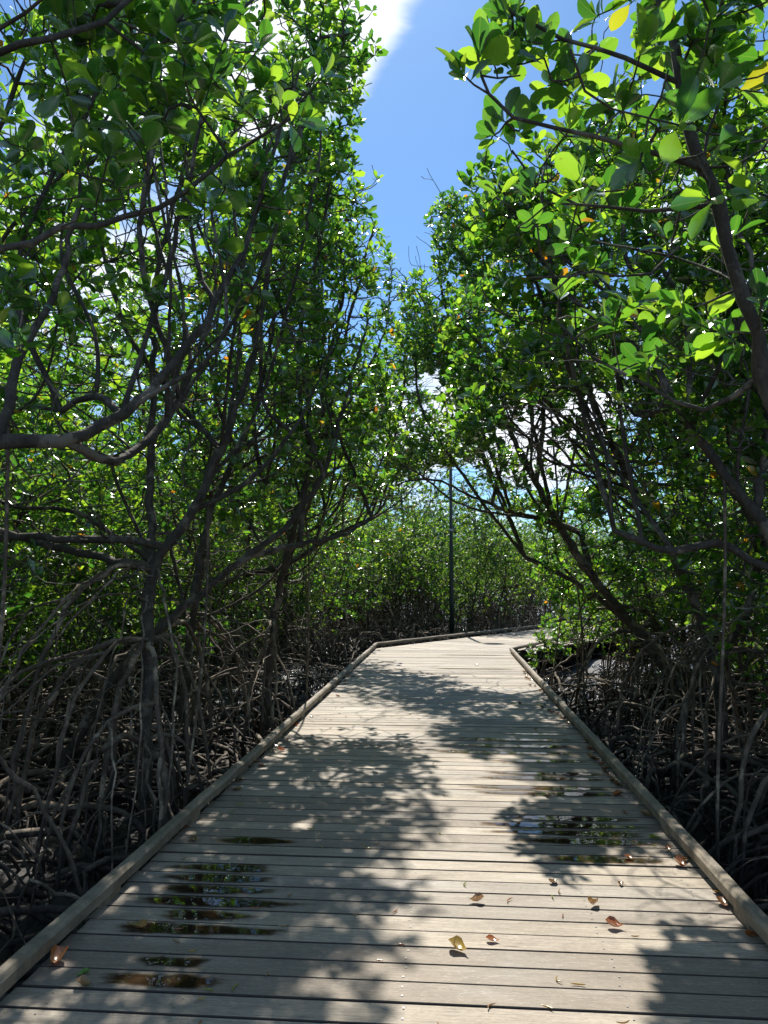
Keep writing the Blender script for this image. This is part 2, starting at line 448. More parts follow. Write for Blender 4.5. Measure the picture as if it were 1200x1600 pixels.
    for y in np.arange(0, 18.5, 2.4):
        for x in (XL + .12, XR - .12):
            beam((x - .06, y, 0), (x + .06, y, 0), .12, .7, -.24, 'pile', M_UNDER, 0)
    # screw heads, two per board over each joist
    V = []; F = []
    y = -1.5; i = 0
    while y < 12:
        for x in (XL + .16, -.97, -.17, .63, XR - .16):
            for q in (.035, .10):
                if y > 2:
                    cx, cy = x + rng.uniform(-.012, .012), y + q + rng.uniform(-.004, .004)
                    b0 = len(V); V += [(cx + .0045 * math.cos(t), cy + .0045 * math.sin(t), .0026) for t in np.arange(6) * math.pi / 3]
                    F.append([b0 + k for k in range(6)])
        y += PW
    obj('screw_heads', mesh_np('screw_heads', np.array(V), [np.array(F)], M_SCREW, False), root)
build_boardwalk()

# ------------------------------------------------------------------ tubes
class Tubes:
    def __init__(s): s.V = []; s.F = []; s.n = 0
    def add(s, pts, rad, k=5, cap=True):
        P_ = np.asarray(pts, float); n = len(P_)
        if n < 2: return
        R = np.broadcast_to(np.asarray(rad, float), (n,))
        T = np.empty_like(P_); T[1:-1] = P_[2:] - P_[:-2]; T[0] = P_[1] - P_[0]; T[-1] = P_[-1] - P_[-2]
        T /= np.linalg.norm(T, axis=1)[:, None] + 1e-9
        ref = np.array([.31, .77, .55]) if abs(T[0] @ np.array([.31, .77, .55])) < .8 else np.array([.9, -.3, .2])
        A = np.cross(T, ref); A /= np.linalg.norm(A, axis=1)[:, None] + 1e-9
        B = np.cross(T, A)
        th = np.arange(k) * 2 * math.pi / k
        ring = P_[:, None] + (A[:, None] * np.cos(th)[None, :, None] + B[:, None] * np.sin(th)[None, :, None]) * R[:, None, None]
        s.V.append(ring.reshape(-1, 3))
        i = (np.arange(n - 1) * k)[:, None]; j = np.arange(k)[None]; j2 = (j + 1) % k
        F = np.stack([i + j, i + j2, i + j2 + k, i + j + k], -1).reshape(-1, 4) + s.n
        s.F.append(F); s.n += n * k
    def mesh(s, name, mat):
        return mesh_np(name, np.concatenate(s.V), [np.concatenate(s.F)], mat)

def spline(pts, step=.12):
    """Catmull-Rom through the points, resampled"""
    P_ = [np.array(p, float) for p in pts]
    P_ = [2 * P_[0] - P_[1]] + P_ + [2 * P_[-1] - P_[-2]]
    out = []
    for a, b, c, d in zip(P_, P_[1:], P_[2:], P_[3:]):
        n = max(1, int(np.linalg.norm(c - b) / step))
        for t in np.arange(n) / n:
            out.append(.5 * (2 * b + (c - a) * t + (2 * a - 5 * b + 4 * c - d) * t * t + (3 * b - a - 3 * c + d) * t ** 3))
    out.append(P_[-2]); return np.array(out)

# ------------------------------------------------------------------ leaves
def leaf_near():
    t = np.array([0, .12, .32, .56, .80, .94, 1.0]); w = np.array([.018, .055, .185, .275, .25, .13, .0])
    V = []; UV = []
    for i, (a, b) in enumerate(zip(t, w)):
        z = -.16 * a * a
        if i == len(t) - 1: V.append((a, 0, z)); UV.append((.5, a)); break
        for s_ in (-1, 0, 1):
            V.append((a, s_ * b, z + abs(s_) * b * .32)); UV.append((.5 + s_ * .5 * b / .25, a))
    Q = []; T = []
    for i in range(len(t) - 2):
        o = i * 3; Q += [(o, o + 3, o + 4, o + 1), (o + 1, o + 4, o + 5, o + 2)]
    o = (len(t) - 2) * 3; e = len(V) - 1
    T += [(o, e, o + 1), (o + 1, e, o + 2)]
    return np.array(V), np.array(Q), np.array(T), np.array(UV)
def leaf_mid():
    V = [(0, 0, 0), (.30, -.16, .05), (.72, -.27, .0), (1, 0, -.13), (.72, .27, .0), (.30, .16, .05), (.5, 0, -.05)]
    T = [(0, 1, 6), (1, 2, 6), (2, 3, 6), (3, 4, 6), (4, 5, 6), (5, 0, 6)]
    UV = [(.5, 0), (.15, .3), (.02, .72), (.5, 1), (.98, .72), (.85, .3), (.5, .5)]
    return np.array(V, float), np.zeros((0, 4), int), np.array(T), np.array(UV)
LEAF = {'near': leaf_near(), 'mid': leaf_mid()}

def leaves_mesh(name, tips, dirs, rng, kind, llen, mat, nmin=5, nmax=9):
    V0, Q0, T0, U0 = LEAF[kind]
    cnt = rng.integers(nmin, nmax + 1, len(tips)); idx = np.repeat(np.arange(len(tips)), cnt); n = len(idx)
    a = dirs[idx] + rng.normal(0, .12, (n, 3)); a /= np.linalg.norm(a, axis=1)[:, None]
    ref = np.where(np.abs(a[:, 2:3]) < .9, np.array([[0, 0, 1.]]), np.array([[1., 0, 0]]))
    u = np.cross(a, ref); u /= np.linalg.norm(u, axis=1)[:, None]; v = np.cross(a, u)
    order = np.concatenate([np.arange(c) for c in cnt])
    phi = order * 2.4 + np.repeat(rng.uniform(0, 6.28, len(tips)), cnt) + rng.normal(0, .25, n)
    th = np.radians(14 + 54 * ((order + .5) / np.repeat(cnt, cnt)) ** .8 + rng.normal(0, 10, n))
    rad = u * np.cos(phi)[:, None] + v * np.sin(phi)[:, None]
    X = a * np.cos(th)[:, None] + rad * np.sin(th)[:, None]
    Z = a * np.sin(th)[:, None] - rad * np.cos(th)[:, None]
    Y = np.cross(Z, X)
    roll = rng.normal(0, .35, n); Y2 = Y * np.cos(roll)[:, None] + Z * np.sin(roll)[:, None]; Z2 = np.cross(X, Y2)
    Ls = llen * rng.uniform(.45, 1.25, n) * (0.8 + .35 * (order + 1) / np.repeat(cnt, cnt))
    wid = rng.uniform(.85, 1.1, n)
    base = tips[idx] - a * (order * .006)[:, None] + X * .008
    W = base[:, None] + (V0[None, :, 0:1] * X[:, None] + V0[None, :, 1:2] * wid[:, None, None] * Y2[:, None] + V0[None, :, 2:3] * Z2[:, None]) * Ls[:, None, None]
    k = len(V0); offs = (np.arange(n) * k)[:, None, None]
    F = [(T0[None] + offs).reshape(-1, 3)]
    if len(Q0): F.append((Q0[None] + offs).reshape(-1, 4))
    return mesh_np(name, W.reshape(-1, 3), F, mat, True, np.tile(U0, (n, 1)))

# ------------------------------------------------------------------ tree growth
def gap(p):
    """True where the air over the boardwalk is open (world space)"""
    x, y, z = p
    if -1.7 < x < 1.45 and y < 26 and z < 2.35 + .02 * max(y, 0): return True
    if y > YC_L - 1 and x > XKL - .4 and z < 2.4:
        q = (x - c_l.x) * dir2.y - (y - c_l.y) * dir2.x   # signed distance right of far left kerb
        if -.3 < q < 3.4: return True
    xl = np.interp(y, [0, 2.5, 7, 9, 13.5, 16, 19], [-.75, -.75, -.76, -.62, -.66, -.9, -2.2])
    xr = np.interp(y, [0, 2.6, 3.5, 5.5, 7, 9, 11.5, 13.5, 16, 19], [.16, .16, .16, .12, .08, .10, -.36, -.5, -.2, 2.0])
    if y < 11: xr += max(0.0, z - 4.9) * .75
    nz = mnoise.noise(Vector((x * .3, y * .9, z * .9))); xl += .45 * nz - .05; xr += .45 * mnoise.noise(Vector((y * .9, 7.7, z * .9)))
    if 11.0 < y < 17.5 and z < 6.2: return False          # the two banks meet overhead here
    return xl < x < xr

def sample_tips(blobs, n, rng, minsp, off, usegap, shell=.55, clump=.36):
    out = []; seen = set(); w = np.array([b[1][0] * b[1][1] * b[1][2] * (b[2] if len(b) > 2 else 1) for b in blobs]); w = w / w.sum()
    tries = 0
    while len(out) < n and tries < n * 25:
        tries += 1
        b = blobs[rng.choice(len(blobs), p=w)]
        d = rng.normal(0, 1, 3); d /= np.linalg.norm(d)
        r = rng.uniform(0, 1) ** shell
        p = np.array(b[0]) + d * r * np.array(b[1])
        if p[2] + off[2] < -.1: continue
        key = tuple((p / minsp).astype(int))
        if key in seen: continue
        if usegap and gap(p + off): continue
        q = (p + off) * 2.6
        if clump and mnoise.noise(Vector(q)) + .5 * mnoise.noise(Vector(q * 2.3)) < clump - .33 + rng.normal(0, .05): continue
        seen.add(key); out.append(p)
    return np.array(out)

def grow(mains, tips, rng, tip_r=.0040, expo=2.8, up=.7, goff=None):
    """connect every twig end to the nearest wood; returns chains of (points, radii) for trunk and for twigs, and tip directions"""
    pos = []; par = []; isl = []; chains = []
    for pts, r0, r1, att in mains:
        sp = spline(pts, .11)
        sp[1:-1] += rng.normal(0, .009, (len(sp) - 2, 3)) * min(1, r0 / .03)
        start = len(pos)
        if att is None: p0 = -1
        else:
            A = np.array(pos); p0 = int(np.argmin(np.linalg.norm(A - sp[0], axis=1)))
        ids = []
        for i, p in enumerate(sp):
            pos.append(p); par.append(p0 if i == 0 else len(pos) - 2); isl.append(r0 + (r1 - r0) * (i / (len(sp) - 1)) ** .8); ids.append(len(pos) - 1)
        chains.append((([p0] if p0 >= 0 else []) + ids, True))
    nm = len(pos)
    cap = nm + len(tips) * 9 + 10
    A = np.zeros((cap, 3)); A[:nm] = np.array(pos); n = nm
    par = list(par); isl = list(isl)
    plen = np.zeros(cap)
    if len(tips):
        dm = np.min(np.linalg.norm(tips[:, None] - A[None, :nm:3], axis=2), axis=1)
        order = np.argsort(dm + rng.uniform(0, .25, len(tips)))
    else: order = []
    tdir = np.zeros((len(tips), 3))
    for ti in order:
        t = tips[ti]; D = t - A[:n]; dist = np.linalg.norm(D, axis=1)
        cost = dist + .22 * plen[:n] + .55 * np.maximum(0, -D[:, 2] + .02) 
        j = int(np.argmin(cost)); d = dist[j]
        if d > 1.45: continue
        p0 = A[j]; pj = par[j]
        pd = (A[j] - A[pj]) if pj >= 0 else np.array([0, 0, 1.]); pd = pd / (np.linalg.norm(pd) + 1e-9)
        out = t - p0; o2 = out / (d + 1e-9)
        e = o2 * .55 + np.array([0, 0, up]) + rng.normal(0, .28, 3); e /= np.linalg.norm(e)
        s0 = pd * .5 + o2 * .7 + rng.normal(0, .18, 3); s0 /= np.linalg.norm(s0)
        k = int(min(8, max(2, round(d / .10))))
        tt = (np.arange(1, k + 1) / k)[:, None]
        c1 = p0 + s0 * d * .38; c2 = t - e * d * .34
        B = (1 - tt) ** 3 * p0 + 3 * (1 - tt) ** 2 * tt * c1 + 3 * (1 - tt) * tt ** 2 * c2 + tt ** 3 * t
        if k > 2: B[:-1] += rng.normal(0, .006, (k - 1, 3)) 
        if goff is not None and d > .35 and (gap(B[k // 2] + goff) or gap(B[k // 4] + goff)): continue
        ids = [j]
        for i in range(k):
            A[n] = B[i]; par.append(j if i == 0 else n - 1); isl.append(0.0)
            plen[n] = plen[ids[-1]] + d / k; ids.append(n); n += 1
        tdir[ti] = e; chains.append((ids, False))
    acc = np.zeros(n); haschild = np.zeros(n, bool)
    for i in range(n - 1, -1, -1):
        if acc[i] == 0: acc[i] = tip_r ** expo
        if par[i] >= 0: acc[par[i]] += acc[i] * 1.0
    R = acc ** (1 / expo)
    R = np.maximum(R, np.array(isl[:n]))
    R = R * (1 + rng.normal(0, .05, n)); kn = rng.uniform(0, 1, n) < .04; R[kn] *= 1.25
    res = []
    for ids, main in chains:
        r = R[ids].copy()
        if not main or par[ids[-1]] is None or len(ids) > 1:
            if not main: r[0] = min(r[0], r[1] * 1.25)
            elif par[ids[1]] == ids[0] and ids[0] != ids[1] - 1: r[0] = r[1]
        res.append((A[ids], r, main))
    return res, tdir

OFF = [np.zeros(3)]
def blocked_v(W):
    a = (W[:, 0] > XL - .12) & (W[:, 0] < XR + .12) & (W[:, 1] < YC_L + .2) & (W[:, 1] > -2)
    sd = (W[:, 0] - c_l.x) * dir2.y - (W[:, 1] - c_l.y) * dir2.x; al = (W[:, 0] - c_l.x) * dir2.x + (W[:, 1] - c_l.y) * dir2.y
    return a | ((sd > -.25) & (sd < 3.1) & (al > -.5) & (W[:, 1] > YC_L - .3))
def root_arc(tb, rng, p0, az, reach, mud, r, rise=.08, fork=2, k=6):
    d = np.array([math.cos(az), math.sin(az), 0]); side = np.array([-d[1], d[0], 0]); h = p0[2] - mud
    n = max(5, int((reach + h) / .14)); t = np.linspace(0, 1, n)
    bow = rng.normal(0, .16) * reach
    prof = h * (1 - t ** rng.uniform(1.5, 2.6)) + rise * np.sin(t * math.pi) - .06 * t
    x = reach * (1 - (1 - t) ** rng.uniform(1.2, 1.9))
    pts = p0[None] * [1, 1, 0] + d[None] * x[:, None] + side[None] * (bow * np.sin(t * math.pi * .8))[:, None]
    pts[:, 2] = mud + prof
    pts[1:] += np.cumsum(rng.normal(0, .013, (n - 1, 3)), axis=0) + rng.normal(0, .008, (n - 1, 3)); r = r * rng.uniform(.45, 1.15)
    W_ = pts + OFF[0]
    if np.any(blocked_v(W_)): return
    rr = r * np.linspace(1.15, .8, n) * (1 + rng.normal(0, .05, n))
    tb.add(pts, rr, k)
    if fork > 0 and rng.uniform() < .8:
        for q in range(rng.integers(1, 3)):
            i = rng.integers(int(n * .3), max(int(n * .3) + 1, int(n * .8)))
            root_arc(tb, rng, pts[i], az + rng.uniform(-1.1, 1.1), max(.15, (pts[i][2] - mud) * rng.uniform(.3, 1.0)), mud, r * .72, .03, fork - 1, max(4, k - 1))

def blocked(p):      # keep roots out of the boardwalk
    return XL - .12 < p[0] < XR + .12 and p[1] < 19.5
def make_roots(rng, stems, mud, n, off, reach=1.5, hmax=1.7, r=(.013, .032), k=6):
    OFF[0] = off
    tb = Tubes(); allp = np.concatenate([spline(s, .1) for s in stems])
    low = allp[(allp[:, 2] < mud + hmax) & (allp[:, 2] > mud + .15)]
    if not len(low): low = allp[:3]
    c = 0; tries = 0
    while c < n and tries < n * 4:
        tries += 1
        p = low[rng.integers(len(low))]; az = rng.uniform(0, 6.283)
        re = rng.uniform(.25, 1) * reach * (.5 + .5 * (p[2] - mud) / hmax)
        e = p + np.array([math.cos(az), math.sin(az), 0]) * re + off
        if blocked(e): continue
        root_arc(tb, rng, p, az, re, mud, rng.uniform(*r), rng.uniform(.02, .18), 2, k); c += 1
    return tb

NTREE = [0]
def add_whips(mains, blobs, n, rng, off=None):
    """long thin stems fanning up from the low crotches into the crown"""
    allp = np.concatenate([spline(m[0], .15) for m in mains]); z0 = allp[:, 2].min()
    low = allp[(allp[:, 2] > z0 + .8) & (allp[:, 2] < z0 + 3.4)]
    if not len(low): return mains
    out = list(mains); k = 0
    for _ in range(n * 3):
        if k >= n: break
        b = blobs[rng.integers(len(blobs))]; t = np.array(b[0]) + rng.normal(0, .45, 3) * np.array(b[1])
        if t[2] < z0 + 2.2: continue
        c = low[rng.integers(0, len(low), 6)]; s_ = c[np.argmin(np.linalg.norm((c - t) * [1, 1, .4], axis=1))]
        ln = np.linalg.norm(t - s_)
        m1 = s_ * .6 + t * .4 + rng.normal(0, .07, 3) * ln + [0, 0, -.10 * ln]; m2 = s_ * .25 + t * .75 + rng.normal(0, .045, 3) * ln
        if off is not None and any(gap(q + off) for q in (m1, m2, t)): continue
        out.append(([s_, m1, m2, t], .005 + .0034 * ln, .004, True)); k += 1
    return out
def make_tree(label, base, mains, blobs, ntips, kind='mid', llen=.095, nroots=16, seed=0, usegap=True, minsp=.11, group=None,
              leafmat=None, rreach=1.5, rh=1.7, rr=(.010, .025), hang=0, shell=.55, name='mangrove_tree', tip_r=.0042, world=True, nl=(5, 9), up=.7, extra=(), bare=None, whips=14, clump=.36):
    """mains: list of (points, r0, r1, attach) in world coordinates"""
    rng = np.random.default_rng(seed); base = np.array(base, float)
    if world:
        mains = [([np.array(p) - base for p in pts], a, b, c) for pts, a, b, c in mains]
        blobs = [(np.array(b[0]) - base, *b[1:]) for b in blobs]
    mains = [(p_, a_ * .72, b_ * .8, d_) for p_, a_, b_, d_ in mains]
    if whips: mains = add_whips(mains, blobs, whips, rng, base)
    tips = sample_tips(blobs, ntips, rng, minsp, base, usegap, shell, clump)
    nc = len(tips)
    if extra: ex = np.array([v3(*e) - base for e in extra]); tips = np.concatenate([tips, ex]) if nc else ex; nc = len(tips)
    if bare is None: bare = int(ntips * .7)
    if bare:      # leafless twigs inside the crown
        mp = np.concatenate([spline(m[0], .15) for m in mains]); mp = mp[mp[:, 2] > .9]
        bt_ = mp[rng.integers(0, len(mp), bare)] + rng.normal(0, .36 if kind == 'near' else .65, (bare, 3))
        bt_ = np.array([p for p in bt_ if not gap(p + base) and p[2] > .5])
        tips = np.concatenate([tips, bt_])
    chains, td = grow(mains, tips, rng, tip_r, up=up, goff=base if usegap else None)
    tips = tips[:nc]; td = td[:nc]; kp = np.abs(td).sum(1) > 0; tips = tips[kp]; td = td[kp]
    tt = Tubes(); bt = Tubes()
    for pts, r, main in chains:
        if main: tt.add(pts, r, 9 if r.max() > .03 else 6)
        else: bt.add(pts, r, 4 if r.max() < .009 else 6)
    root = empty(name, base, label, 'tree', group)
    obj('trunk', tt.mesh('trunk', M_BARK), root)
    if bt.n: obj('branch_sprays', bt.mesh('branch_sprays', M_TWIG), root)
    if len(tips): obj('crown', leaves_mesh('crown', tips, td, rng, kind, llen, leafmat or M_LEAF, *nl), root)
    if nroots:
        mud = MUD_Z - base[2]
        stems = [m[0] for m in mains]
        rt = make_roots(rng, stems, mud, nroots, base, rreach, rh, rr)
        # thin roots hanging straight from the lower limbs
        allp = np.concatenate([spline(s, .15) for s in stems])
        hp = allp[(allp[:, 2] > mud + 1.2) & (allp[:, 2] < mud + 3.2)]
        for _ in range(hang):
            if not len(hp): break
            p = hp[rng.integers(len(hp))]; n = 14; t = np.linspace(0, 1, n)
            if blocked(p + base): continue
            w = rng.normal(0, .12, 2); pts = np.stack([p[0] + w[0] * t + .03 * np.sin(t * 5 + w[1] * 9), p[1] + w[1] * t + .03 * np.sin(t * 4), p[2] + (mud - .05 - p[2]) * t], 1)
            rt.add(pts, rng.uniform(.009, .017), 6)
        obj('prop_roots', rt.mesh('prop_roots', M_ROOT), root)
    NTREE[0] += 1
    return root

def auto_parts(rng, base, lean, H, R, nst=4, low=.8, fill=1.0):
    """a many-stemmed tree: stems spread from low crotches, crown blobs along their ends"""
    base = np.array(base, float); lean = np.array([*lean, 0.0]); mains = []; blobs = []
    c0 = base + np.array([0, 0, low * rng.uniform(.7, 1.2)])
    main_top = c0 + lean * .35 * H + np.array([rng.normal(0, .15), rng.normal(0, .15), H * .8])
    mid = c0 * .55 + main_top * .45 + np.array([rng.normal(0, .22), rng.normal(0, .22), -.1])
    m0 = [base + [0, 0, -.05], c0, mid, main_top]
    mains.append((m0, .05 * H / 5, .012, None))
    sp = spline(m0, .1)
    blobs.append((main_top, (R * .55, R * .55, H * .2)))
    az0 = rng.uniform(0, 6.28)
    for k in range(nst):
        i = int(len(sp) * rng.uniform(.12, .6)); p = sp[i]
        az = az0 + k * 6.283 / nst + rng.normal(0, .35)
        d = np.array([math.cos(az), math.sin(az), 0]) + lean * .9
        ln = R * rng.uniform(.75, 1.1); top = p + d * ln; top[2] = max(p[2] + H * .15, base[2] + H * rng.uniform(.45, .95))
        m1 = p + d * ln * .5 + np.array([0, 0, (top[2] - p[2]) * rng.uniform(.22, .5)]) + rng.normal(0, .1, 3)
        mains.append(([p, m1, top], .028 * H / 5, .008, True))
        blobs.append((top - [0, 0, .25], (R * .5, R * .5, H * .17)))
        blobs.append((m1 + [0, 0, H * .12], (R * .4, R * .4, H * .13), .6))
        blobs.append((p + d * ln * .75 + [0, 0, .3 + H * .03], (R * .35, R * .35, H * .09), .7))
    return mains, blobs

v3 = lambda *a: np.array(P(*a))
def L_(pts): return [v3(*p) for p in pts]
exec_trees = []

# ---- hero trees of the left bank
base = v3(-330, 1200, 3.1); base[2] = MUD_Z
make_tree('near left mangrove whose knobbly bough crosses the upper left corner under big close leaves', base,
    [([base, v3(-330, 800, 3.0), v3(-220, 560, 2.7), v3(-90, 425, 2.6), v3(0, 387, 2.6), v3(100, 362, 2.7), v3(200, 342, 2.8), v3(290, 300, 2.9), v3(360, 245, 3.0), v3(440, 195, 3.2), v3(490, 150, 3.3)], .05, .007, None),
     ([v3(-220, 560, 2.7), v3(-150, 300, 2.7), v3(-60, 110, 2.6), v3(80, 60, 2.6), v3(160, 30, 2.7), v3(230, -20, 2.8)], .03, .007, True),
     ([v3(-60, 110, 2.6), v3(-20, 60, 2.5), v3(40, 20, 2.4), v3(110, -40, 2.4)], .016, .005, True)],
    [(v3(330, 120, 3.1), (.5, .45, .34)), (v3(130, 60, 2.9), (.55, .45, .42)), (v3(450, 190, 3.2), (.22, .3, .22)), (v3(230, 300, 3.0), (.5, .35, .22), .5),
     (v3(20, 180, 2.9), (.4, .4, .35)), (v3(0, 500, 3.1), (.35, .4, .3), .35), (v3(40, -60, 2.9), (.9, .5, .35))],
    150, 'near', .105, 8, seed=11, minsp=.10, shell=.6, tip_r=.0030, hang=0, bare=90, whips=0,
    extra=[(425, 268, 2.5), (352, 55, 2.6), (385, 225, 2.6), (195, 195, 2.4), (275, 65, 2.5), (370, 160, 2.7), (470, 185, 2.8), (440, 165, 2.8), (330, 120, 2.6), (345, 385, 2.9), (505, 120, 3.0), (150, 130, 2.5), (230, 230, 2.6), (300, 20, 2.6)])

base = v3(-170, 1300, 4.0); base[2] = MUD_Z
make_tree('left mangrove with a thick bough sweeping in low from the left edge then up', base,
    [([base, v3(-170, 900, 3.9), v3(-80, 715, 3.8), v3(0, 690, 3.8), v3(100, 688, 3.9), v3(190, 648, 4.1), v3(270, 570, 4.3), v3(335, 480, 4.5), v3(375, 400, 4.6), v3(410, 300, 4.8), v3(432, 210, 4.9), v3(470, 100, 5.1)], .085, .010, None),
     ([v3(190, 648, 4.1), v3(150, 620, 4.3), v3(60, 640, 4.6), v3(-60, 560, 4.8)], .03, .01, True),
     ([v3(0, 690, 3.8), v3(30, 560, 4.1), v3(90, 440, 4.4), v3(125, 300, 4.6), v3(140, 150, 4.8)], .045, .01, True),
     ([v3(335, 480, 4.5), v3(300, 380, 4.8), v3(290, 260, 5.0), v3(240, 90, 5.1)], .022, .008, True),
     ([v3(100, 688, 3.9), v3(180, 720, 4.2), v3(240, 680, 4.5), v3(300, 600, 4.8)], .022, .008, True)],
    [(v3(450, 90, 5.0), (.42, .5, .5)), (v3(400, 300, 4.9), (.65, .5, .55)), (v3(170, 120, 5.0), (.75, .5, .6)), (v3(60, 380, 4.8), (.7, .5, .6)), (v3(300, 480, 4.8), (.5, .5, .4), .7), (v3(250, 180, 5.0), (.6, .6, .5)), (v3(330, -60, 5.2), (.8, .7, .5)),
     (v3(60, 560, 4.6), (.6, .4, .35), .5)],
    430, 'near', .10, 12, seed=12, minsp=.12, rr=(.010, .024), hang=1)

base = v3(60, 1160, 7.2); base[2] = MUD_Z
make_tree('left mangrove with a pale leaning trunk that rises from the root tangle towards the path', base,
    [([base, v3(150, 1100, 7.2), v3(215, 1015, 7.2), v3(300, 940, 7.2), v3(390, 868, 7.2), v3(455, 815, 7.3), v3(505, 740, 7.4), v3(535, 640, 7.6), v3(556, 570, 7.8), v3(575, 500, 8.0)], .085, .014, None),
     ([v3(390, 868, 7.2), v3(470, 850, 7.6), v3(540, 833, 8.4), v3(600, 800, 9.2), v3(650, 790, 9.8)], .03, .008, True),
     ([v3(505, 740, 7.4), v3(470, 640, 7.4), v3(470, 520, 7.5), v3(500, 380, 7.6), v3(520, 260, 7.6)], .035, .01, True),
     ([v3(300, 940, 7.2), v3(330, 800, 7.4), v3(390, 660, 7.5), v3(425, 520, 7.6), v3(440, 400, 7.7), v3(455, 280, 7.7)], .05, .01, True)],
    [(v3(540, 480, 7.8), (.55, .7, .6)), (v3(500, 310, 7.7), (.55, .8, .7)), (v3(500, 130, 7.6), (.5, .8, .7)), (v3(420, 400, 7.8), (.7, .8, .8)), (v3(430, 620, 7.6), (.7, .7, .6), .7),
     (v3(560, 640, 8.0), (.5, .8, .4)), (v3(590, 760, 9.0), (.5, .7, .28), .8), (v3(500, 780, 8), (.7, .7, .3), .8), (v3(380, 800, 8), (.7, .7, .3), .7)],
    820, 'mid', .104, 20, clump=.52, seed=13, whips=9, minsp=.13, hang=2)

base = v3(230, 1170, 6.0); base[2] = MUD_Z
make_tree('left mangrove of several dark stems standing on tall pale stilt roots beside the kerb', base,
    [([base, v3(232, 1000, 6.0), v3(240, 890, 6.0), v3(300, 800, 6.0), v3(345, 700, 6.1), v3(385, 590, 6.2), v3(410, 480, 6.3), v3(430, 340, 6.4), v3(470, 200, 6.5), v3(500, 60, 6.6)], .07, .011, None),
     ([v3(240, 890, 6.0), v3(235, 760, 6.2), v3(240, 600, 6.4), v3(245, 430, 6.6), v3(290, 250, 6.8), v3(300, 100, 6.9)], .055, .012, True),
     ([v3(240, 890, 6.0), v3(160, 870, 6.1), v3(70, 850, 6.3), v3(-40, 820, 6.5)], .06, .03, True),
     ([v3(262, 856, 6.0), v3(200, 842, 5.9), v3(110, 846, 5.8), v3(40, 838, 5.8), v3(-60, 850, 5.8)], .045, .03, True),
     ([v3(240, 890, 6.0), v3(230, 875, 6.6), v3(120, 800, 7), v3(20, 790, 7.2), v3(-60, 740, 7.2)], .04, .02, True),
     ([v3(345, 700, 6.1), v3(290, 640, 6.4), v3(200, 520, 6.6), v3(150, 350, 6.8)], .03, .01, True),
     ([v3(300, 800, 6.0), v3(400, 740, 6.2), v3(470, 650, 6.4), v3(520, 540, 6.6)], .03, .009, True)],
    [(v3(470, 180, 6.6), (.6, .7, .6)), (v3(510, 30, 6.7), (.5, .7, .6)), (v3(290, 180, 6.9), (.8, .7, .7)), (v3(150, 330, 6.9), (.9, .7, .8)), (v3(400, 450, 6.5), (.8, .6, .6), .8),
     (v3(500, 560, 6.6), (.5, .6, .4), .8), (v3(240, 560, 6.7), (.8, .6, .5), .7), (v3(60, 620, 6.8), (.8, .7, .5), .6), (v3(160, 720, 7), (.9, .7, .35), .8), (v3(420, 700, 6.9), (.6, .6, .35), .7), (v3(330, 780, 7.2), (.7, .6, .25), .6)],
    950, 'mid', .106, 24, clump=.46, seed=14, whips=9, minsp=.13, rr=(.010, .027), rh=2.2, rreach=1.3, hang=2)

base = v3(410, 1115, 9.6); base[2] = MUD_Z
make_tree('farther left mangrove whose crown stands against the blue sky over the left kerb', base,
    [([base, v3(430, 960, 9.5), v3(455, 840, 9.4), v3(490, 700, 9.3), v3(530, 560, 9.1), v3(560, 440, 9.1), v3(585, 350, 9.1)], .09, .014, None),
     ([v3(455, 840, 9.4), v3(400, 700, 9.6), v3(400, 500, 9.7), v3(430, 350, 9.9)], .06, .012, True),
     ([v3(490, 700, 9.3), v3(550, 620, 9.4), v3(600, 520, 9.6), v3(612, 440, 9.7)], .035, .01, True)],
    [(v3(590, 400, 9.2), (.3,.75,.65)), (v3(540, 340, 9.1), (.6, .9, .7)), (v3(480, 470, 9.3), (.8,.8,.8)), (v3(600, 520, 9.5), (.3,.7,.6)), (v3(540, 620, 9.4), (.7, .9, .7)), (v3(430, 330, 9.9), (1, 1, 1))],
    760, 'mid', .10, 18, clump=.52, seed=15, whips=9, minsp=.14, hang=1)

base = v3(300, 1040, 15.5); base[2] = MUD_Z
make_tree('left mangrove whose low dark boughs arch out over the boardwalk before the bend', base,
    [([base, v3(320, 940, 15.5), v3(380, 900, 15.4), v3(440, 885, 15.2), v3(500, 850, 15.1), v3(545, 826, 15), v3(600, 800, 15), v3(640, 770, 15)], .08, .012, None),
     ([v3(440, 885, 15.2), v3(470, 800, 15.4), v3(520, 720, 15.4), v3(570, 650, 15.3), v3(620, 620, 15.2)], .05, .012, True),
     ([v3(380, 900, 15.4), v3(400, 780, 16), v3(430, 650, 16)], .05, .012, True)],
    [(v3(560, 690, 15.3), (1.0, 1.2, .7)), (v3(620, 650, 15.2), (.7, 1.0, .55)), (v3(590, 760, 15.1), (.75, .9, .35), .9), (v3(470, 730, 15.5), (1.1, 1.2, .9)), (v3(640, 720, 15), (.45, .8, .5)), (v3(430, 600, 16), (1.2, 1, 1)), (v3(500, 820, 15.2), (.8, .8, .3), .5), (v3(635, 560, 14.2), (.45, .8, .5), 1.6), (v3(600, 600, 14.5), (.6, .8, .5), 1.2), (v3(660, 640, 14.6), (.4, .8, .4), 1.4)],
    2400, 'mid', .10, 14, seed=16, minsp=.14, hang=2)

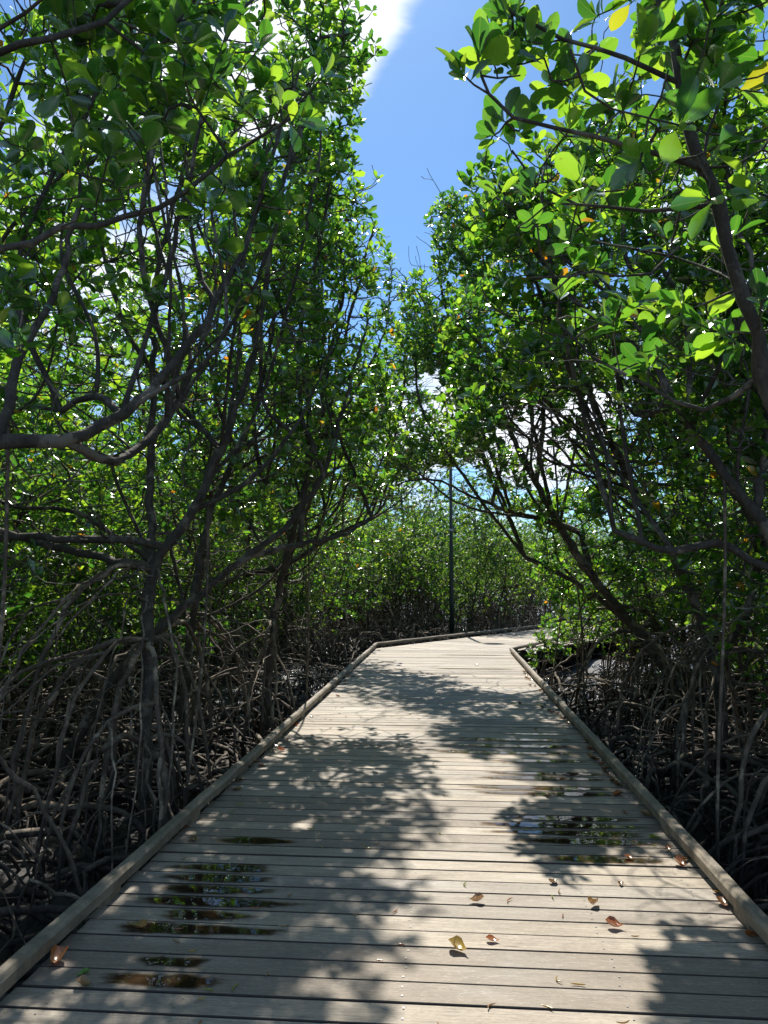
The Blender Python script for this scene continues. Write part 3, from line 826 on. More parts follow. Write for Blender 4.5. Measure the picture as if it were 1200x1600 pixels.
# ---- hero trees of the right bank
base = v3(1400, 1500, 3.0); base[2] = MUD_Z
make_tree('near right mangrove with thick dark trunk at the edge and long twigs against the sky', base,
    [([base, v3(1330, 1000, 2.9), v3(1240, 740, 2.85), v3(1195, 580, 2.8), v3(1165, 455, 2.7), v3(1120, 320, 2.65), v3(1088, 235, 2.6), v3(1058, 110, 2.6), v3(1040, 0, 2.6), v3(1030, -120, 2.6)], .075, .02, None),
     ([v3(1100, 262, 2.6), v3(1010, 235, 2.5), v3(930, 212, 2.45), v3(870, 198, 2.42), v3(800, 185, 2.4), v3(765, 150, 2.4), v3(752, 118, 2.4)], .017, .005, True),
     ([v3(1062, 130, 2.6), v3(980, 90, 2.6), v3(880, 60, 2.6), v3(800, 20, 2.6), v3(760, -30, 2.65)], .014, .005, True),
     ([v3(1120, 320, 2.65), v3(1010, 330, 2.8), v3(900, 320, 2.9), v3(840, 290, 3.0), v3(800, 235, 3.0)], .014, .005, True),
     ([v3(1195, 580, 2.8), v3(1100, 640, 3.0), v3(1010, 600, 3.1), v3(930, 560, 3.3), v3(870, 500, 3.4)], .018, .005, True),
     ([v3(1165, 455, 2.7), v3(1130, 430, 3.0), v3(1050, 400, 3.2), v3(940, 380, 3.4)], .014, .005, True)],
    [(v3(752, 105, 2.4), (.05, .06, .04), 9), (v3(790, 200, 2.55), (.09, .12, .06), 6), (v3(830, 10, 2.65), (.2, .3, .16), 1.6), (v3(960, 110, 2.5), (.38, .35, .3)), (v3(1120, 60, 2.5), (.45, .4, .4)), (v3(1080, 220, 2.3), (.3, .25, .2)),
     (v3(900, 300, 3.0), (.3, .35, .2)), (v3(1010, 380, 3.1), (.5, .4, .25), .6), (v3(1150, 560, 3.0), (.35, .4, .35), .5), (v3(960, 560, 3.3), (.3, .3, .2), .6), (v3(1000, -80, 2.7), (.8, .5, .3))],
    135, 'near', .105, 8, seed=21, minsp=.10, shell=.6, tip_r=.0030, bare=110, whips=0,
    extra=[(722, 115, 2.35), (748, 85, 2.4), (772, 100, 2.45), (770, 212, 2.5), (790, 190, 2.5), (812, 205, 2.5), (795, 30, 2.6), (875, 462, 3.3), (1012, 575, 3.1), (1060, 195, 1.85), (908, 285, 2.6), (905, 120, 2.5), (830, 300, 2.9), (775, 300, 3.0), (960, 150, 2.4), (850, 90, 2.5), (1000, 250, 2.3), (1130, 130, 2.2), (1180, 300, 2.3), (930, 420, 3.2), (1130, 520, 2.9), (1190, 470, 2.6)])

base = v3(1085, 1125, 12.0); base[2] = MUD_Z
make_tree('right mangrove with a long straight trunk leaning left over the boardwalk', base,
    [([base, v3(1060, 1080, 12), v3(1030, 1030, 12), v3(975, 962, 12), v3(925, 900, 11.9), v3(880, 832, 11.9), v3(838, 755, 11.9), v3(805, 690, 12), v3(775, 630, 12), v3(735, 560, 12.1), v3(700, 470, 12.3)], .15, .018, None),
     ([v3(925, 900, 11.9), v3(905, 830, 12), v3(885, 822, 12), v3(800, 800, 12.4), v3(730, 772, 12.8), v3(690, 752, 13), v3(650, 750, 13.2), v3(610, 760, 13.4)], .055, .01, True),
     ([v3(838, 755, 11.9), v3(850, 640, 12), v3(840, 520, 12), v3(820, 380, 12.2)], .05, .012, True),
     ([v3(1000, 990, 12), v3(930, 930, 12.2), v3(880, 900, 12.4), v3(820, 870, 12.5)], .03, .01, True)],
    [(v3(745, 400, 12.3), (.75, .9, 1.0)), (v3(700, 350, 12.4), (.35, .7, .5)), (v3(820, 350, 12.3), (.8, 1, .8)), (v3(690, 530, 12.3), (.75, .8, .6)), (v3(760, 600, 12.1), (.8, .8, .5)), (v3(860, 560, 12), (.9, .9, .8)), (v3(700, 690, 12.9), (.75, .9, .42)), (v3(640, 720, 13.2), (.5, .7, .32)), (v3(800, 730, 12.3), (.6, .7, .4), .6),
     (v3(665, 540, 12.9), (.4, .7, .5), 1.6), (v3(650, 470, 12.6), (.3, .7, .45), 1.3),
     (v3(900, 935, 12.6), (.6, .6, .35), 1.2), (v3(835, 880, 12.6), (.7, .6, .35), 1), (v3(970, 880, 12.2), (.7, .6, .4), 1), (v3(860, 800, 12.4), (.8, .7, .4), .9)],
    3200, 'mid', .106, 22, seed=22, minsp=.14, rr=(.012, .03), hang=2)

base = v3(1130, 1210, 8.0); base[2] = MUD_Z
make_tree('right mangrove of crossing dark boughs behind the near trunk', base,
    [([base, v3(1120, 1050, 8.0), v3(1060, 880, 8), v3(1010, 800, 8), v3(960, 700, 8.1), v3(900, 560, 8.2), v3(860, 430, 8.2), v3(840, 300, 8.2)], .09, .014, None),
     ([v3(1120, 1050, 8), v3(1180, 900, 7.8), v3(1150, 760, 7.8), v3(1080, 720, 7.9), v3(980, 700, 8), v3(900, 660, 8)], .06, .012, True),
     ([v3(1180, 900, 7.8), v3(1230, 700, 7.8), v3(1220, 500, 7.9), v3(1150, 300, 8)], .06, .012, True),
     ([v3(960, 700, 8.1), v3(890, 660, 8.0), v3(830, 600, 7.9), v3(770, 560, 8.2), v3(715, 500, 8.6)], .03, .008, True),
     ([v3(1060, 880, 8), v3(1100, 700, 8.3), v3(1060, 500, 8.4), v3(1000, 300, 8.4)], .05, .012, True)],
    [(v3(880, 330, 8.2), (.6, .9, .7)), (v3(1000, 300, 8.3), (.9, 1, .9)), (v3(1150, 300, 8.1), (.9, 1, .9)), (v3(890, 520, 8.2), (.7, .9, .7)), (v3(1040, 520, 8.3), (.9, .9, .8)), (v3(1180, 560, 8), (.8, .8, .7)), (v3(930, 660, 8.1), (.6, .6, .5), .7),
     (v3(1080, 700, 8.1), (.8, .6, .4), .5), (v3(795, 620, 7.7), (.35, .6, .4), 1.6), (v3(715, 600, 7.6), (.3, .5, .4), 2.4), (v3(700, 500, 8.6), (.3, .6, .5), 2.2), (v3(740, 660, 7.0), (.25, .5, .3), 2.0), (v3(750, 480, 9.2), (.35, .6, .5), 1.5), (v3(770, 560, 8.4), (.35, .6, .4), 1.6), (v3(840, 590, 7.8), (.45, .6, .5), 1.3),
     (v3(1000, 830, 8.4), (.7, .7, .3), .8), (v3(1150, 850, 8.2), (.7, .7, .35), .7), (v3(900, 780, 8.4), (.6, .7, .3), .7)],
    2100, 'mid', .106, 24, seed=23, minsp=.14, rr=(.010, .027), rh=2.0, hang=2)

base = v3(1290, 1330, 5.3); base[2] = MUD_Z
make_tree('right mangrove at the frame edge standing on a fan of arching reddish roots', base,
    [([base, v3(1260, 1100, 5.3), v3(1230, 900, 5.3), v3(1180, 800, 5.3), v3(1100, 700, 5.3), v3(1020, 560, 5.4), v3(980, 400, 5.5), v3(960, 240, 5.6)], .07, .012, None),
     ([v3(1230, 900, 5.3), v3(1120, 850, 5.4), v3(1050, 860, 5.5), v3(960, 830, 5.6)], .035, .012, True),
     ([v3(1020, 560, 5.4), v3(950, 510, 5.6), v3(880, 450, 5.9), v3(830, 380, 6.1), v3(795, 310, 6.3)], .028, .008, True),
     ([v3(1180, 800, 5.3), v3(1200, 600, 5.4), v3(1150, 400, 5.5), v3(1130, 200, 5.6)], .045, .012, True)],
    [(v3(950, 260, 5.6), (.5, .6, .5)), (v3(1080, 180, 5.6), (.7, .7, .6)), (v3(850, 440, 6.0), (.45, .5, .5), 1.3), (v3(790, 330, 6.4), (.4, .5, .5), 1.2), (v3(860, 570, 5.6), (.4, .45, .3)), (v3(880, 300, 6.2), (.5, .5, .45)), (v3(1010, 420, 5.5), (.55, .6, .5)), (v3(1170, 420, 5.5), (.6, .6, .6)), (v3(1100, 620, 5.4), (.6, .5, .35), .6), (v3(1180, 700, 5.5), (.4, .5, .3), .5)],
    1000, 'near', .10, 20, seed=24, minsp=.13, rr=(.010, .024), rh=1.5, hang=2)

# ---- further trees of both banks, each grown on its own, leaning over the path
rows = [
 ('left mangrove in the second row behind the pale leaning trunk', (-4.6, 5.0), (.1, .0), 6.6, 1.7),
 ('left mangrove close to the kerb halfway to the bend', (-3.3, 9.6), (.25, 0), 6.9, 1.6),
 ('left mangrove leaning a little to the path just past the halfway point', (-3.7, 17.6), (.15, -.05), 6.0, 1.7),
 ('right mangrove close to the kerb opposite the first left trunks', (3.6, 5.9), (-.12, .05), 6.4, 1.5),
 ('right mangrove just behind the leaning trunk, with a crown over the kerb', (4.3, 14.6), (-.15, -.05), 6.6, 1.8),
 ('tall right mangrove whose crown fills the view beyond the near trunk', (4.4, 9.0), (-.1, 0), 7.2, 1.9),
]
for i, (lab, (bx, by), lean, H, R) in enumerate(rows):
    rng = np.random.default_rng(100 + i)
    b = (bx, by, MUD_Z)
    ms, bl = auto_parts(rng, b, lean, H, R, 5)
    make_tree(lab, b, ms, bl, 950 if bx < 0 else 1200, 'mid', .106, 18, seed=200 + i, minsp=.15, hang=1)

# ---- prototypes, copied through the rest of the forest
def hidden_proto(seed, H, R, ntips, nst, llen=.105, mat=None, nroots=14):
    rng = np.random.default_rng(seed)
    ms, bl = auto_parts(rng, (0, 0, 0), (0, 0), H, R, nst)
    ms = add_whips([(a, b * .75, c, d) for a, b, c, d in ms], bl, 10, rng)
    tips = sample_tips(bl, ntips, rng, .16, np.array([0, 0, 5.]), False)
    chains, td = grow(ms, tips, rng, .0042)
    kp = np.abs(td).sum(1) > 0; tips = tips[kp]; td = td[kp]
    tt = Tubes(); bt = Tubes()
    for pts, r, main in chains:
        if main: tt.add(pts, r, 6)
        else: bt.add(pts, r, 3 if r.max() < .009 else 5)
    rt = make_roots(rng, [m[0] for m in ms], 0.0, nroots, np.array([50., 50, 0]), 1.5, 1.7, (.012, .028), 5)
    return [('trunk', tt.mesh('trunk', M_BARK)), ('branch_sprays', bt.mesh('branch_sprays', M_TWIG)),
            ('crown', leaves_mesh('crown', tips, td, rng, 'mid', llen, mat or M_LEAF, 5, 8)), ('prop_roots', rt.mesh('prop_roots', M_ROOT))]
protos = [hidden_proto(300 + i, H, R, n, k) for i, (H, R, n, k) in enumerate([(6.6, 2.0, 760, 5), (6.0, 1.9, 700, 4), (7.2, 2.1, 820, 5), (5.4, 1.8, 620, 5), (6.4, 2.2, 760, 6)])]
lowp = [hidden_proto(320 + i, H, R, n, k, .11, M_LEAF_FAR, 18) for i, (H, R, n, k) in enumerate([(4.6, 1.7, 620, 6), (4.2, 1.8, 640, 7), (4.9, 1.6, 600, 6)])]

def place(meshes, loc, sc, rz, label, group, name='mangrove_tree'):
    r = empty(name, loc, label, 'tree', group, rz); r.scale = sc
    for nm, me in meshes: obj(nm, me, r)
    NTREE[0] += 1
    return r

rng = random.Random(77)
def forest(x0, x1, y0, y1, step, protoset, label, group, smin, smax, test=None, dec=0.0):
    y = y0; row = 0; out = 0
    while y < y1:
        x = x0 + (step / 2 if row % 2 else 0)
        while x < x1:
            px, py = x + rng.uniform(-.4, .4) * step, y + rng.uniform(-.4, .4) * step
            if (test is None or test(px, py)):
                s = rng.uniform(smin, smax)
                place(rng.choice(protoset), (px, py, MUD_Z), (s, s, s * rng.uniform(.92, 1.08)), rng.uniform(0, 6.28), label, group); out += 1
            x += step
        y += step * .9; row += 1
    return out
def side2(px, py):       # distance to the right of the far-run left kerb
    return (px - c_l.x) * dir2.y - (py - c_l.y) * dir2.x
def along2(px, py): return (px - c_l.x) * dir2.x + (py - c_l.y) * dir2.y
taken = [(-4.6, 5.0), (-3.3, 9.6), (-3.7, 17.6), (3.6, 5.9), (4.3, 14.6), (4.4, 9.0)]
free = lambda x, y: all((x - a) ** 2 + (y - b) ** 2 > 1.2 for a, b in taken)
n1 = forest(-16, -5.2, 2.0, 25, 2.0, protos, 'mangrove tree in the crowded wood deep behind the left kerb', 'mangroves deep in the left bank', .92, 1.12, lambda x, y: free(x, y) and x > -6.0 - y * .62)
n2 = forest(5.6, 17, 3.0, 17, 2.1, protos, 'mangrove tree in the crowded wood deep behind the right kerb', 'mangroves deep in the right bank', .92, 1.12, lambda x, y: free(x, y) and x < 6.5 + y * .55)
LB = on(706, 984, 0.0)
def bushes(x0, x1, y0, y1, step, label, group, test): forest(x0, x1, y0, y1, step, lowp, label, group, .5, .75, test)
bushes(-13, -3.9, 4, 24, 1.9, 'low leafy mangrove filling the gaps between the left trunks', 'undergrowth mangroves on the left bank', lambda x, y: x > -5.0 - y * .6)
bushes(3.9, 13, 6, 17, 1.9, 'low leafy mangrove filling the gaps between the right trunks', 'undergrowth mangroves on the right bank', lambda x, y: x < 5.0 + y * .5)
# beyond the bend the wood is lower
n3 = forest(-14, 24, 20.5, 46, 2.3, lowp, 'low bushy mangrove in the far thicket beyond the bend', 'low mangroves beyond the bend', .72, 1.28,
            lambda x, y: not (abs(x - LB.x * y / LB.y) < 2.1 and y < LB.y + .7) and (side2(x, y) < -1.3) and (x > -4.2 - (y - 20) * .4 or y > 25) and (x + 3 < y * .62 + 3) and x > -y * .42)
n4 = forest(3.2, 14, 17.2, 24, 2.2, lowp + protos[3:4], 'mangrove in the thicket inside the bend behind the leaning tree', 'mangroves inside the bend', .8, 1.0,
            lambda x, y: side2(x, y) > 4.6 and x < y * .58 + 1.5)
n5 = forest(-34, 44, 8, 58, 3.6, protos, 'mangrove tree in the depth of the wood far from the boardwalk', 'mangroves in the far wood', 1.0, 1.2,
            lambda x, y: ((-16.0 > x > -y * .66 - 3 and y < 46) or (17 < x < y * .56 + 4 and y < 40)))
print('N5', n5)
print('TREES', NTREE[0], n1, n2, n3, n4)

# ---- saplings low on the right bank and along the kerb
def sapling(label, loc, h, seed, ntips=26, R=.35, llen=.10):
    rng = np.random.default_rng(seed); b = np.array([*loc, MUD_Z]); ms = []; bl = []
    for k in range(3):
        az = rng.uniform(0, 6.28); top = b + [math.cos(az) * R * .7, math.sin(az) * R * .7, h * rng.uniform(.75, 1)]
        ms.append(([b + [0, 0, -.03] if k == 0 else b + [0, 0, h * .2], b + [0, 0, h * .45] + rng.normal(0, .04, 3), top], .012, .005, None if k == 0 else True))
        bl.append((top - [0, 0, h * .12], (R, R, h * .3)))
    tips = sample_tips(bl, ntips, rng, .09, np.zeros(3), True); tips -= b
    ms = [([np.array(p) - b for p in pts], a, c, d) for pts, a, c, d in ms]
    ch, td = grow(ms, tips, rng, .003)
    kp = np.abs(td).sum(1) > 0; tips = tips[kp]; td = td[kp]
    tb = Tubes()
    for pts, r, m in ch: tb.add(pts, r, 5)
    r = empty('mangrove_sapling', b, label, 'sapling', 'mangrove saplings on the right bank')
    obj('stem', tb.mesh('stem', M_TWIG), r); obj('leaves', leaves_mesh('leaves', tips, td, rng, 'near', llen, M_LEAF_FAR, 5, 8), r)
for i, (lab, px, py, d, h) in enumerate([
    ('small bright sapling nearest the inner corner of the bend', 845, 1040, 13.5, 1.0),
    ('leafy sapling right behind the corner sapling', 905, 1020, 14.5, 1.25),
    ('bright sapling between the leaning trunk and the kerb corner', 950, 1030, 13.5, 1.5),
    ('tall light green sapling behind the leaning trunk base', 1090, 1010, 12.8, 1.9),
    ('sapling at the right frame edge behind the root fan', 1170, 1010, 11.0, 1.7),
    ('broad sapling seen under the crossing boughs', 1010, 1000, 15.0, 1.9)]):
    p = v3(px, py, d); sapling(lab, (p[0], p[1]), h + .3, 400 + i, 40, .42)
for i, (lab, px, d, h, R, n) in enumerate([
    ('dense leafy bush closing the view to the far stretch, left one of the two', 915, 15.2, 2.0, .62, 150),
    ('dense leafy bush right behind the leaning trunk root', 985, 15.6, 2.3, .7, 170),
    ('broad dark bush low between the crossing boughs and the leaning trunk', 1060, 14.0, 2.1, .7, 150),
    ('small leafy bush hugging the outside of the right kerb corner', 870, 16.4, 1.15, .35, 50)]):
    p = v3(px, 1000, d); sapling(lab, (p[0], p[1]), h, 440 + i, n, R)

# ------------------------------------------------------------------ low root tangle over the mud
def tangle(label, boxes, seed):
    rng = np.random.default_rng(seed); tb = Tubes(); OFF[0] = np.zeros(3)
    for (x0, x1, y0, y1, n, rmin, rmax, hmax) in boxes:
        for _ in range(n):
            p = np.array([rng.uniform(x0, x1), rng.uniform(y0, y1), MUD_Z + rng.uniform(.06, hmax) ** 1.0])
            az = rng.uniform(0, 6.283); re = rng.uniform(.25, 1.1)
            if blocked(p) or blocked(p + np.array([math.cos(az), math.sin(az), 0]) * re): continue
            if p[1] > YC_L - 1 and -1 < side2(p[0], p[1]) < 4: continue
            r = rng.uniform(rmin, rmax)
            root_arc(tb, rng, p, az, re, MUD_Z - .01, r, rng.uniform(.0, .12), 1, 5)
            root_arc(tb, rng, p, az + math.pi + rng.normal(0, .5), re * rng.uniform(.4, 1), MUD_Z - .01, r, rng.uniform(.0, .08), 1, 5)
    o = obj('root_tangle', tb.mesh('root_tangle', M_ROOT)); tag(o, label, 'roots', kind='stuff')
tangle('low tangle of dark arching roots on the mud left of the boardwalk', [(-4.6, -1.75, 1.5, 9, 420, .009, .03, .5), (-7, -1.8, 8, 20, 420, .01, .028, .6), (-8.5, -4.6, 3, 9, 160, .012, .03, .6)], 501)
tangle('low tangle of brown arching roots on the mud right of the boardwalk', [(1.55, 4.4, 2, 9, 380, .009, .028, .5), (1.6, 6.5, 8.5, 18, 380, .01, .026, .55), (4.4, 8, 4, 12, 160, .012, .03, .6)], 502)
tangle('thin upright roots and stems at the foot of the far thicket', [(-5, 2.5, 20, 26, 260, .01, .022, .8), (2.5, 10, 24, 33, 200, .01, .022, .8)], 503)

# ------------------------------------------------------------------ lamp post
def lathe(bm, prof, k=24, c=(0, 0)):
    rings = []
    for r, z in prof: rings.append([bm.verts.new((c[0] + r * math.cos(2 * math.pi * i / k), c[1] + r * math.sin(2 * math.pi * i / k), z)) for i in range(k)])
    for a, b in zip(rings, rings[1:]):
        for i in range(k): bm.faces.new((a[i], a[(i + 1) % k], b[(i + 1) % k], b[i]))
    bm.faces.new(rings[0][::-1]); bm.faces.new(rings[-1])
def lamp():
    b = on(706, 984, 0.0); b.z = MUD_Z; H = 5.9 - MUD_Z
    r = empty('lamp_post', b, 'dark green lamp post standing behind the far kerb at the bend', 'lamp post')
    def part(name, prof, mat, c=(0, 0), par=r, k=24):
        bm = bmesh.new(); lathe(bm, prof, k, c); me = to_mesh(bm, name, mat)
        for p in me.polygons: p.use_smooth = True
        return obj(name, me, par)
    part('base', [(.13, 0), (.13, .03), (.095, .05), (.095, .5), (.085, .52)], M_POLE)
    part('pole', [(.078, .5), (.070, 1.8), (.056, 3.6), (.045, H - .3)], M_POLE)
    part('collar', [(.062, 3.6), (.066, 3.61), (.066, 3.66), (.058, 3.67)], mat_plain('pale_band', (.45, .47, .46), .5))
    part('access_door', [(.098, .2), (.099, .21), (.099, .44), (.098, .45)], M_POLE)
    tb = Tubes(); tb.add([(0, 0, H - .35), (0, 0, H - .12), (.08, -.05, H), (.22, -.12, H + .03)], [.04, .035, .028, .024], 10)
    obj('arm', tb.mesh('arm', M_POLE), r)
    hd = part('lamp_head', [(.03, H + .09), (.12, H + .07), (.24, H + .03), (.25, H), (.23, H - .02), (.05, H - .02)], M_POLE, (.3, -.16))
    part('lens', [(.02, H - .06), (.16, H - .055), (.19, H - .022), (.03, H - .021)], mat_plain('frosted_lens', (.6, .6, .56), .3), (.3, -.16), hd)
lamp()

# ------------------------------------------------------------------ puddles on the boards
def snap_row(y):      # centre line of the board under y
    return -1.5 + (math.floor((y + 1.5) / .1415) + .5) * .1415 - .0035
USED = set()
def puddle(px, py, wpx, label, seed, full=1.0):
    rng = np.random.default_rng(seed); a = on(px - wpx / 2, py); b = on(px + wpx / 2, py); cy = snap_row((a.y + b.y) / 2)
    cx, hx = (a.x + b.x) / 2, (b.x - a.x) / 2; hy = .0665 * full
    key = (round(cy, 2), px > 600)
    for tr_ in (0, .1415, -.1415, .283, -.283):
        if (round(cy + tr_, 2), px > 600) not in USED: cy += tr_; break
    else: return
    USED.add((round(cy, 2), px > 600))
    hx = min(hx * (1.35 if px < 600 else 1.4), 1.2); cx = max(XKL + hx + .01, min(XKR - .01 - hx, cx))
    n = 56; V = [(0, 0, 0)]
    k = [rng.uniform(0, 6.28) for _ in range(4)]
    for i in range(n):
        t = 2 * math.pi * i / n
        s, c = math.sin(t), math.cos(t)
        w = 1 + .10 * math.sin(3 * t + k[0]) + .06 * math.sin(5 * t + k[1]) + .04 * math.sin(9 * t + k[2])
        X = hx * (abs(c) ** .8) * (1 if c > 0 else -1) * w; sy = (abs(s) ** .7) * (1 if s >= 0 else -1) * (1 + .22 * math.sin(c * 3 + k[3]) - .12 * c * c)
        V.append((X, max(-hy, min(hy, hy * sy * (.95 + .08 * math.sin(7 * t + k[1])))), 0))
    F = np.array([(0, i + 1, (i + 1) % n + 1) for i in range(n)])
    uv = np.zeros((n + 1, 2)); uv[1:, 0] = 1
    o = obj('rain_puddle', mesh_np('rain_puddle', np.array(V), [F], M_PUDDLE, False, uv), None, (cx, cy, .0042))
    tag(o, label, 'puddle', 'rain puddles lying along the boards', 'thing')
pl = [(505, 1125 + 186, 0, '')]
PUD = [
 (235, 1547, 170, 'long narrow puddle nearest the camera at lower left'), (268, 1511, 95, 'small oval puddle second from the bottom left'),
 (300, 1464, 235, 'wide dark puddle beside the curled brown leaf'), (310, 1443, 130, 'thin puddle touching the top of the wide dark puddle'),
 (290, 1416, 230, 'long puddle crossed by the branch shadow at left'), (330, 1400, 160, 'puddle with rounded end just above the crossed one'),
 (350, 1370, 150, 'glinting puddle under the leaf shadows at left'), (350, 1355, 140, 'farthest thin strip of the left puddle cluster'),
 (405, 1311, 110, 'lone small puddle above the left cluster'),
 (950, 1338, 150, 'faint puddle at the near end of the right cluster'), (925, 1319, 190, 'right cluster puddle second from the near end'), (915, 1304, 200, 'right cluster puddle third from the near end'),
 (905, 1288, 220, 'large right puddle reflecting dark leaves'), (905, 1275, 170, 'right puddle just beyond the large reflecting one'),
 (900, 1243, 190, 'right puddle in the middle of the cluster'), (900, 1231, 190, 'right puddle below the brown leaf row'), (895, 1219, 170, 'right puddle beside the heap of brown leaves'), (880, 1207, 150, 'right puddle thinner than its neighbours in the middle'),
 (880, 1187, 130, 'short dark puddle near the red leaves'), (870, 1176, 200, 'long puddle reflecting blue sky at its left end'), (850, 1167, 170, 'puddle mirroring the sky beyond the long one'), (850, 1156, 150, 'blue reflecting puddle at the far end of the right cluster'), (840, 1147, 100, 'last narrow puddle of the right cluster'),
 (822, 1100, 45, 'tiny pale blue puddle far up the right side'), (780, 1046, 110, 'thin far puddle close to the bend'), (750, 1024, 90, 'farthest thin puddle at the bend')]
for i, (px, py, w, lab) in enumerate(PUD): puddle(px, py, w, lab, 600 + i, 1.0 if w > 100 else .85)

# ------------------------------------------------------------------ fallen leaves
def flat(stops): return [(0, stops[0]), (1, stops[-1])]
def dmat(name, c, tr=None): return mat_leaf(name, dead=(flat([c, c]), flat([tr or c, tr or c])))
M_F = {'yellow': dmat('fallen_yellow', (.62, .42, .06)), 'orange': dmat('fallen_orange', (.55, .19, .05)), 'brown': dmat('fallen_brown', (.30, .15, .06)),
       'tan': dmat('fallen_tan', (.50, .30, .12)), 'red': dmat('fallen_red', (.50, .07, .03)), 'green': dmat('fallen_green', (.22, .45, .06)), 'lime': dmat('fallen_lime', (.42, .48, .05))}
def fallen(px, py, size, colr, label, seed, curl=.25, group='fallen leaves on the boards', z=.004, at=None):
    rng = np.random.default_rng(seed); p = at if at is not None else on(px, py); V0, Q0, T0, U0 = LEAF['near']
    V = V0.copy(); V[:, 0] -= .5
    r = np.linalg.norm(V[:, :2], axis=1); V[:, 2] = curl * (V[:, 0] ** 2 * 1.3 + (V[:, 1]) ** 2 * 6) + .03 * V[:, 0]
    V[:, 2] -= V[:, 2].min(); V *= size
    # a second skin a millimetre below gives the leaf its thickness
    a = rng.uniform(0, 6.28); R_ = np.array([[math.cos(a), -math.sin(a), 0], [math.sin(a), math.cos(a), 0], [0, 0, 1]])
    V = V @ R_.T; n = len(V); Vb = V + [0, 0, .0008]
    F3 = np.concatenate([T0[:, ::-1], T0 + n]); F4 = np.concatenate([Q0[:, ::-1], Q0 + n])
    o = obj('fallen_leaf', mesh_np('fallen_leaf', np.concatenate([V, Vb]), [F3, F4], M_F[colr], True, np.concatenate([U0, U0])), None, (p.x, p.y, z))
    tag(o, label, 'leaf', group)
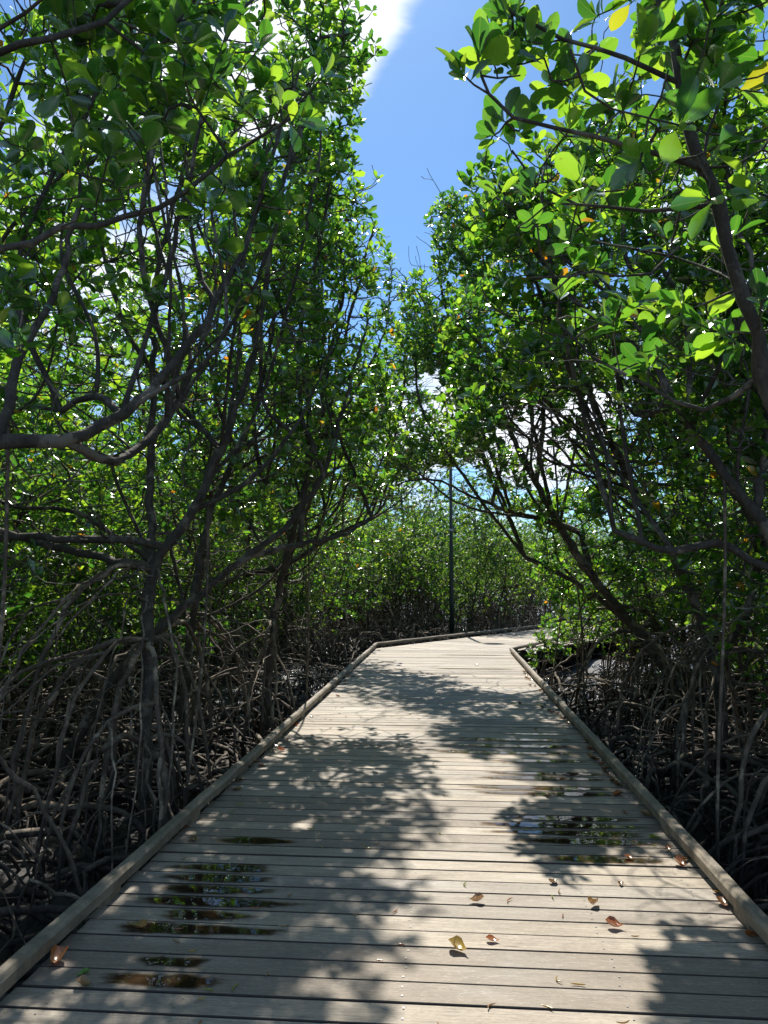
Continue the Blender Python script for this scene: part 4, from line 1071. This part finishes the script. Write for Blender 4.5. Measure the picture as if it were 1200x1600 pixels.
FL = [
 (90, 1506, .115, 'orange', 'folded orange leaf by the left kerb at the lower left corner', .9), (212, 1452, .12, 'tan', 'curled ochre leaf at the edge of the wide left puddle', .5),
 (129, 1524, .055, 'green', 'small bright green leaf scrap beside the folded orange leaf', .5), (131, 1542, .07, 'tan', 'narrow tan leaf sliver below the green scrap', .8),
 (716, 1486, .10, 'yellow', 'plump yellow leaf lying alone in the sun at bottom centre', .8), (770, 1472, .06, 'orange', 'thin orange leaf beside the plump yellow one', .6),
 (744, 1410, .075, 'tan', 'pale tan leaf above the plump yellow one', .9), (928, 1415, .075, 'tan', 'curled tan leaf in the right half of the boards', 1.0),
 (961, 1450, .08, 'orange', 'rounded orange leaf with a dark shadow at right', .9), (865, 1380, .07, 'brown', 'thin brown leaf near the centre right boards', .5),
 (970, 1384, .05, 'brown', 'small brown leaf between shadows at right', .5), (1025, 1311, .09, 'lime', 'yellow green leaf beside the right puddles', .3),
 (1010, 1275, .10, 'tan', 'tan leaf against the right kerb beyond the green one', .5), (983, 1343, .06, 'orange', 'orange leaf scrap near the end of the right puddles', .6),
 (1068, 1345, .09, 'brown', 'brown leaf tucked at the right kerb beside the shade', .5), (1130, 1415, .09, 'orange', 'orange leaf tucked under the near right kerb', .6),
 (1120, 1397, .06, 'tan', 'small tan leaf at the near right kerb', .6), (1178, 1466, .08, 'orange', 'orange leaf at the right frame edge under the kerb', .6),
 (857, 1245, .09, 'tan', 'tan leaf floating on the middle right puddle', .5), (945, 1206, .09, 'brown', 'brown leaf at the near end of the leaf heap by the kerb', .6),
 (952, 1213, .08, 'orange', 'orange leaf in the leaf heap by the right kerb', .6), (960, 1221, .08, 'tan', 'tan leaf in the leaf heap by the right kerb', .6), (968, 1229, .08, 'brown', 'curled brown leaf at the nearest edge of the leaf heap', .7),
 (935, 1192, .09, 'red', 'bright red leaf by the right kerb', .5), (940, 1196, .07, 'orange', 'orange leaf touching the red one', .6), (923, 1171, .08, 'orange', 'orange leaf just beyond the red one', .5),
 (918, 1160, .07, 'tan', 'tan leaf beyond the red leaves at the kerb', .5), (888, 1131, .08, 'orange', 'orange leaf far along the right kerb', .5), (876, 1122, .07, 'tan', 'tan leaf far along the right kerb', .5),
 (812, 1099, .09, 'red', 'red leaf on the tiny blue puddle', .5), (849, 1087, .08, 'orange', 'small orange leaf by the kerb beyond the tiny puddle', .5), (745, 1040, .09, 'orange', 'far orange leaf lying on the boards before the bend', .5),
 (838, 1141, .07, 'brown', 'far brown leaf at the edge of the blue puddles', .5), (372, 1222, .08, 'brown', 'brown leaf along the left kerb midway', .5), (402, 1191, .07, 'yellow', 'yellow leaf farther along the left kerb', .5),
 (302, 1314, .08, 'brown', 'brown leaf in the shade of the left kerb', .5), (290, 1295, .07, 'orange', 'orange leaf tucked under the left kerb', .5), (462, 1134, .08, 'red', 'small red leaf far along the left kerb', .5)]
for i, (px, py, s, c, lab, cu) in enumerate(FL):
    zz = .0055 if 'puddle' in lab else .004
    fallen(px, py, s, c, lab, 700 + i, cu, z=zz)
rl = random.Random(31)
for i in range(26):       # litter drifted against the right kerb
    y = rl.uniform(4.2, 13); p = Vector((XKR - .02 - abs(rl.gauss(0, .05)), y, 0))
    fallen(0, 0, rl.uniform(.06, .10), rl.choice(['brown', 'orange', 'tan', 'brown']), 'small dead leaf in the thin line of litter along the right kerb', 800 + i, rl.uniform(.4, .9), 'dead leaves drifted along the right kerb', at=p)
for i in range(12):
    p = Vector((XKL + .03 + abs(rl.gauss(0, .05)), rl.uniform(4.5, 13), 0))
    fallen(0, 0, rl.uniform(.06, .10), rl.choice(['brown', 'orange', 'tan']), 'small dead leaf in the thin line of litter along the left kerb', 840 + i, rl.uniform(.4, .9), 'dead leaves drifted along the left kerb', at=p)
# slim stipules shed by the buds: little curved yellow-brown strips
def stipule(x, y, ln, a, mat, seed):
    rng = np.random.default_rng(seed); t = np.linspace(-1, 1, 7); bend = rng.uniform(-.3, .3)
    X = t * ln / 2; Y = bend * ln * (t * t - .5); Z = .003 + .002 * t * t
    c, s = math.cos(a), math.sin(a)
    tb = Tubes(); tb.add(np.stack([c * X - s * Y, s * X + c * Y, Z], 1), .0024 * np.sqrt(1.02 - t * t) + .0006, 5)
    o = obj('fallen_stipule', tb.mesh('fallen_stipule', mat), None, (x, y, .003))
    tag(o, 'slim yellowish bud scale shed on the sunlit boards', 'bud scale', 'tiny bud scales scattered on the boards')
rs = random.Random(9)
for i in range(130):
    y = 2.3 + 7.5 * rs.random() ** 1.6; x = rs.uniform(XKL + .1, XKR - .1)
    stipule(x, y, rs.uniform(.03, .06), rs.uniform(0, 3.14), M_F[rs.choice(['yellow', 'tan', 'lime', 'tan', 'orange'])], 900 + i)
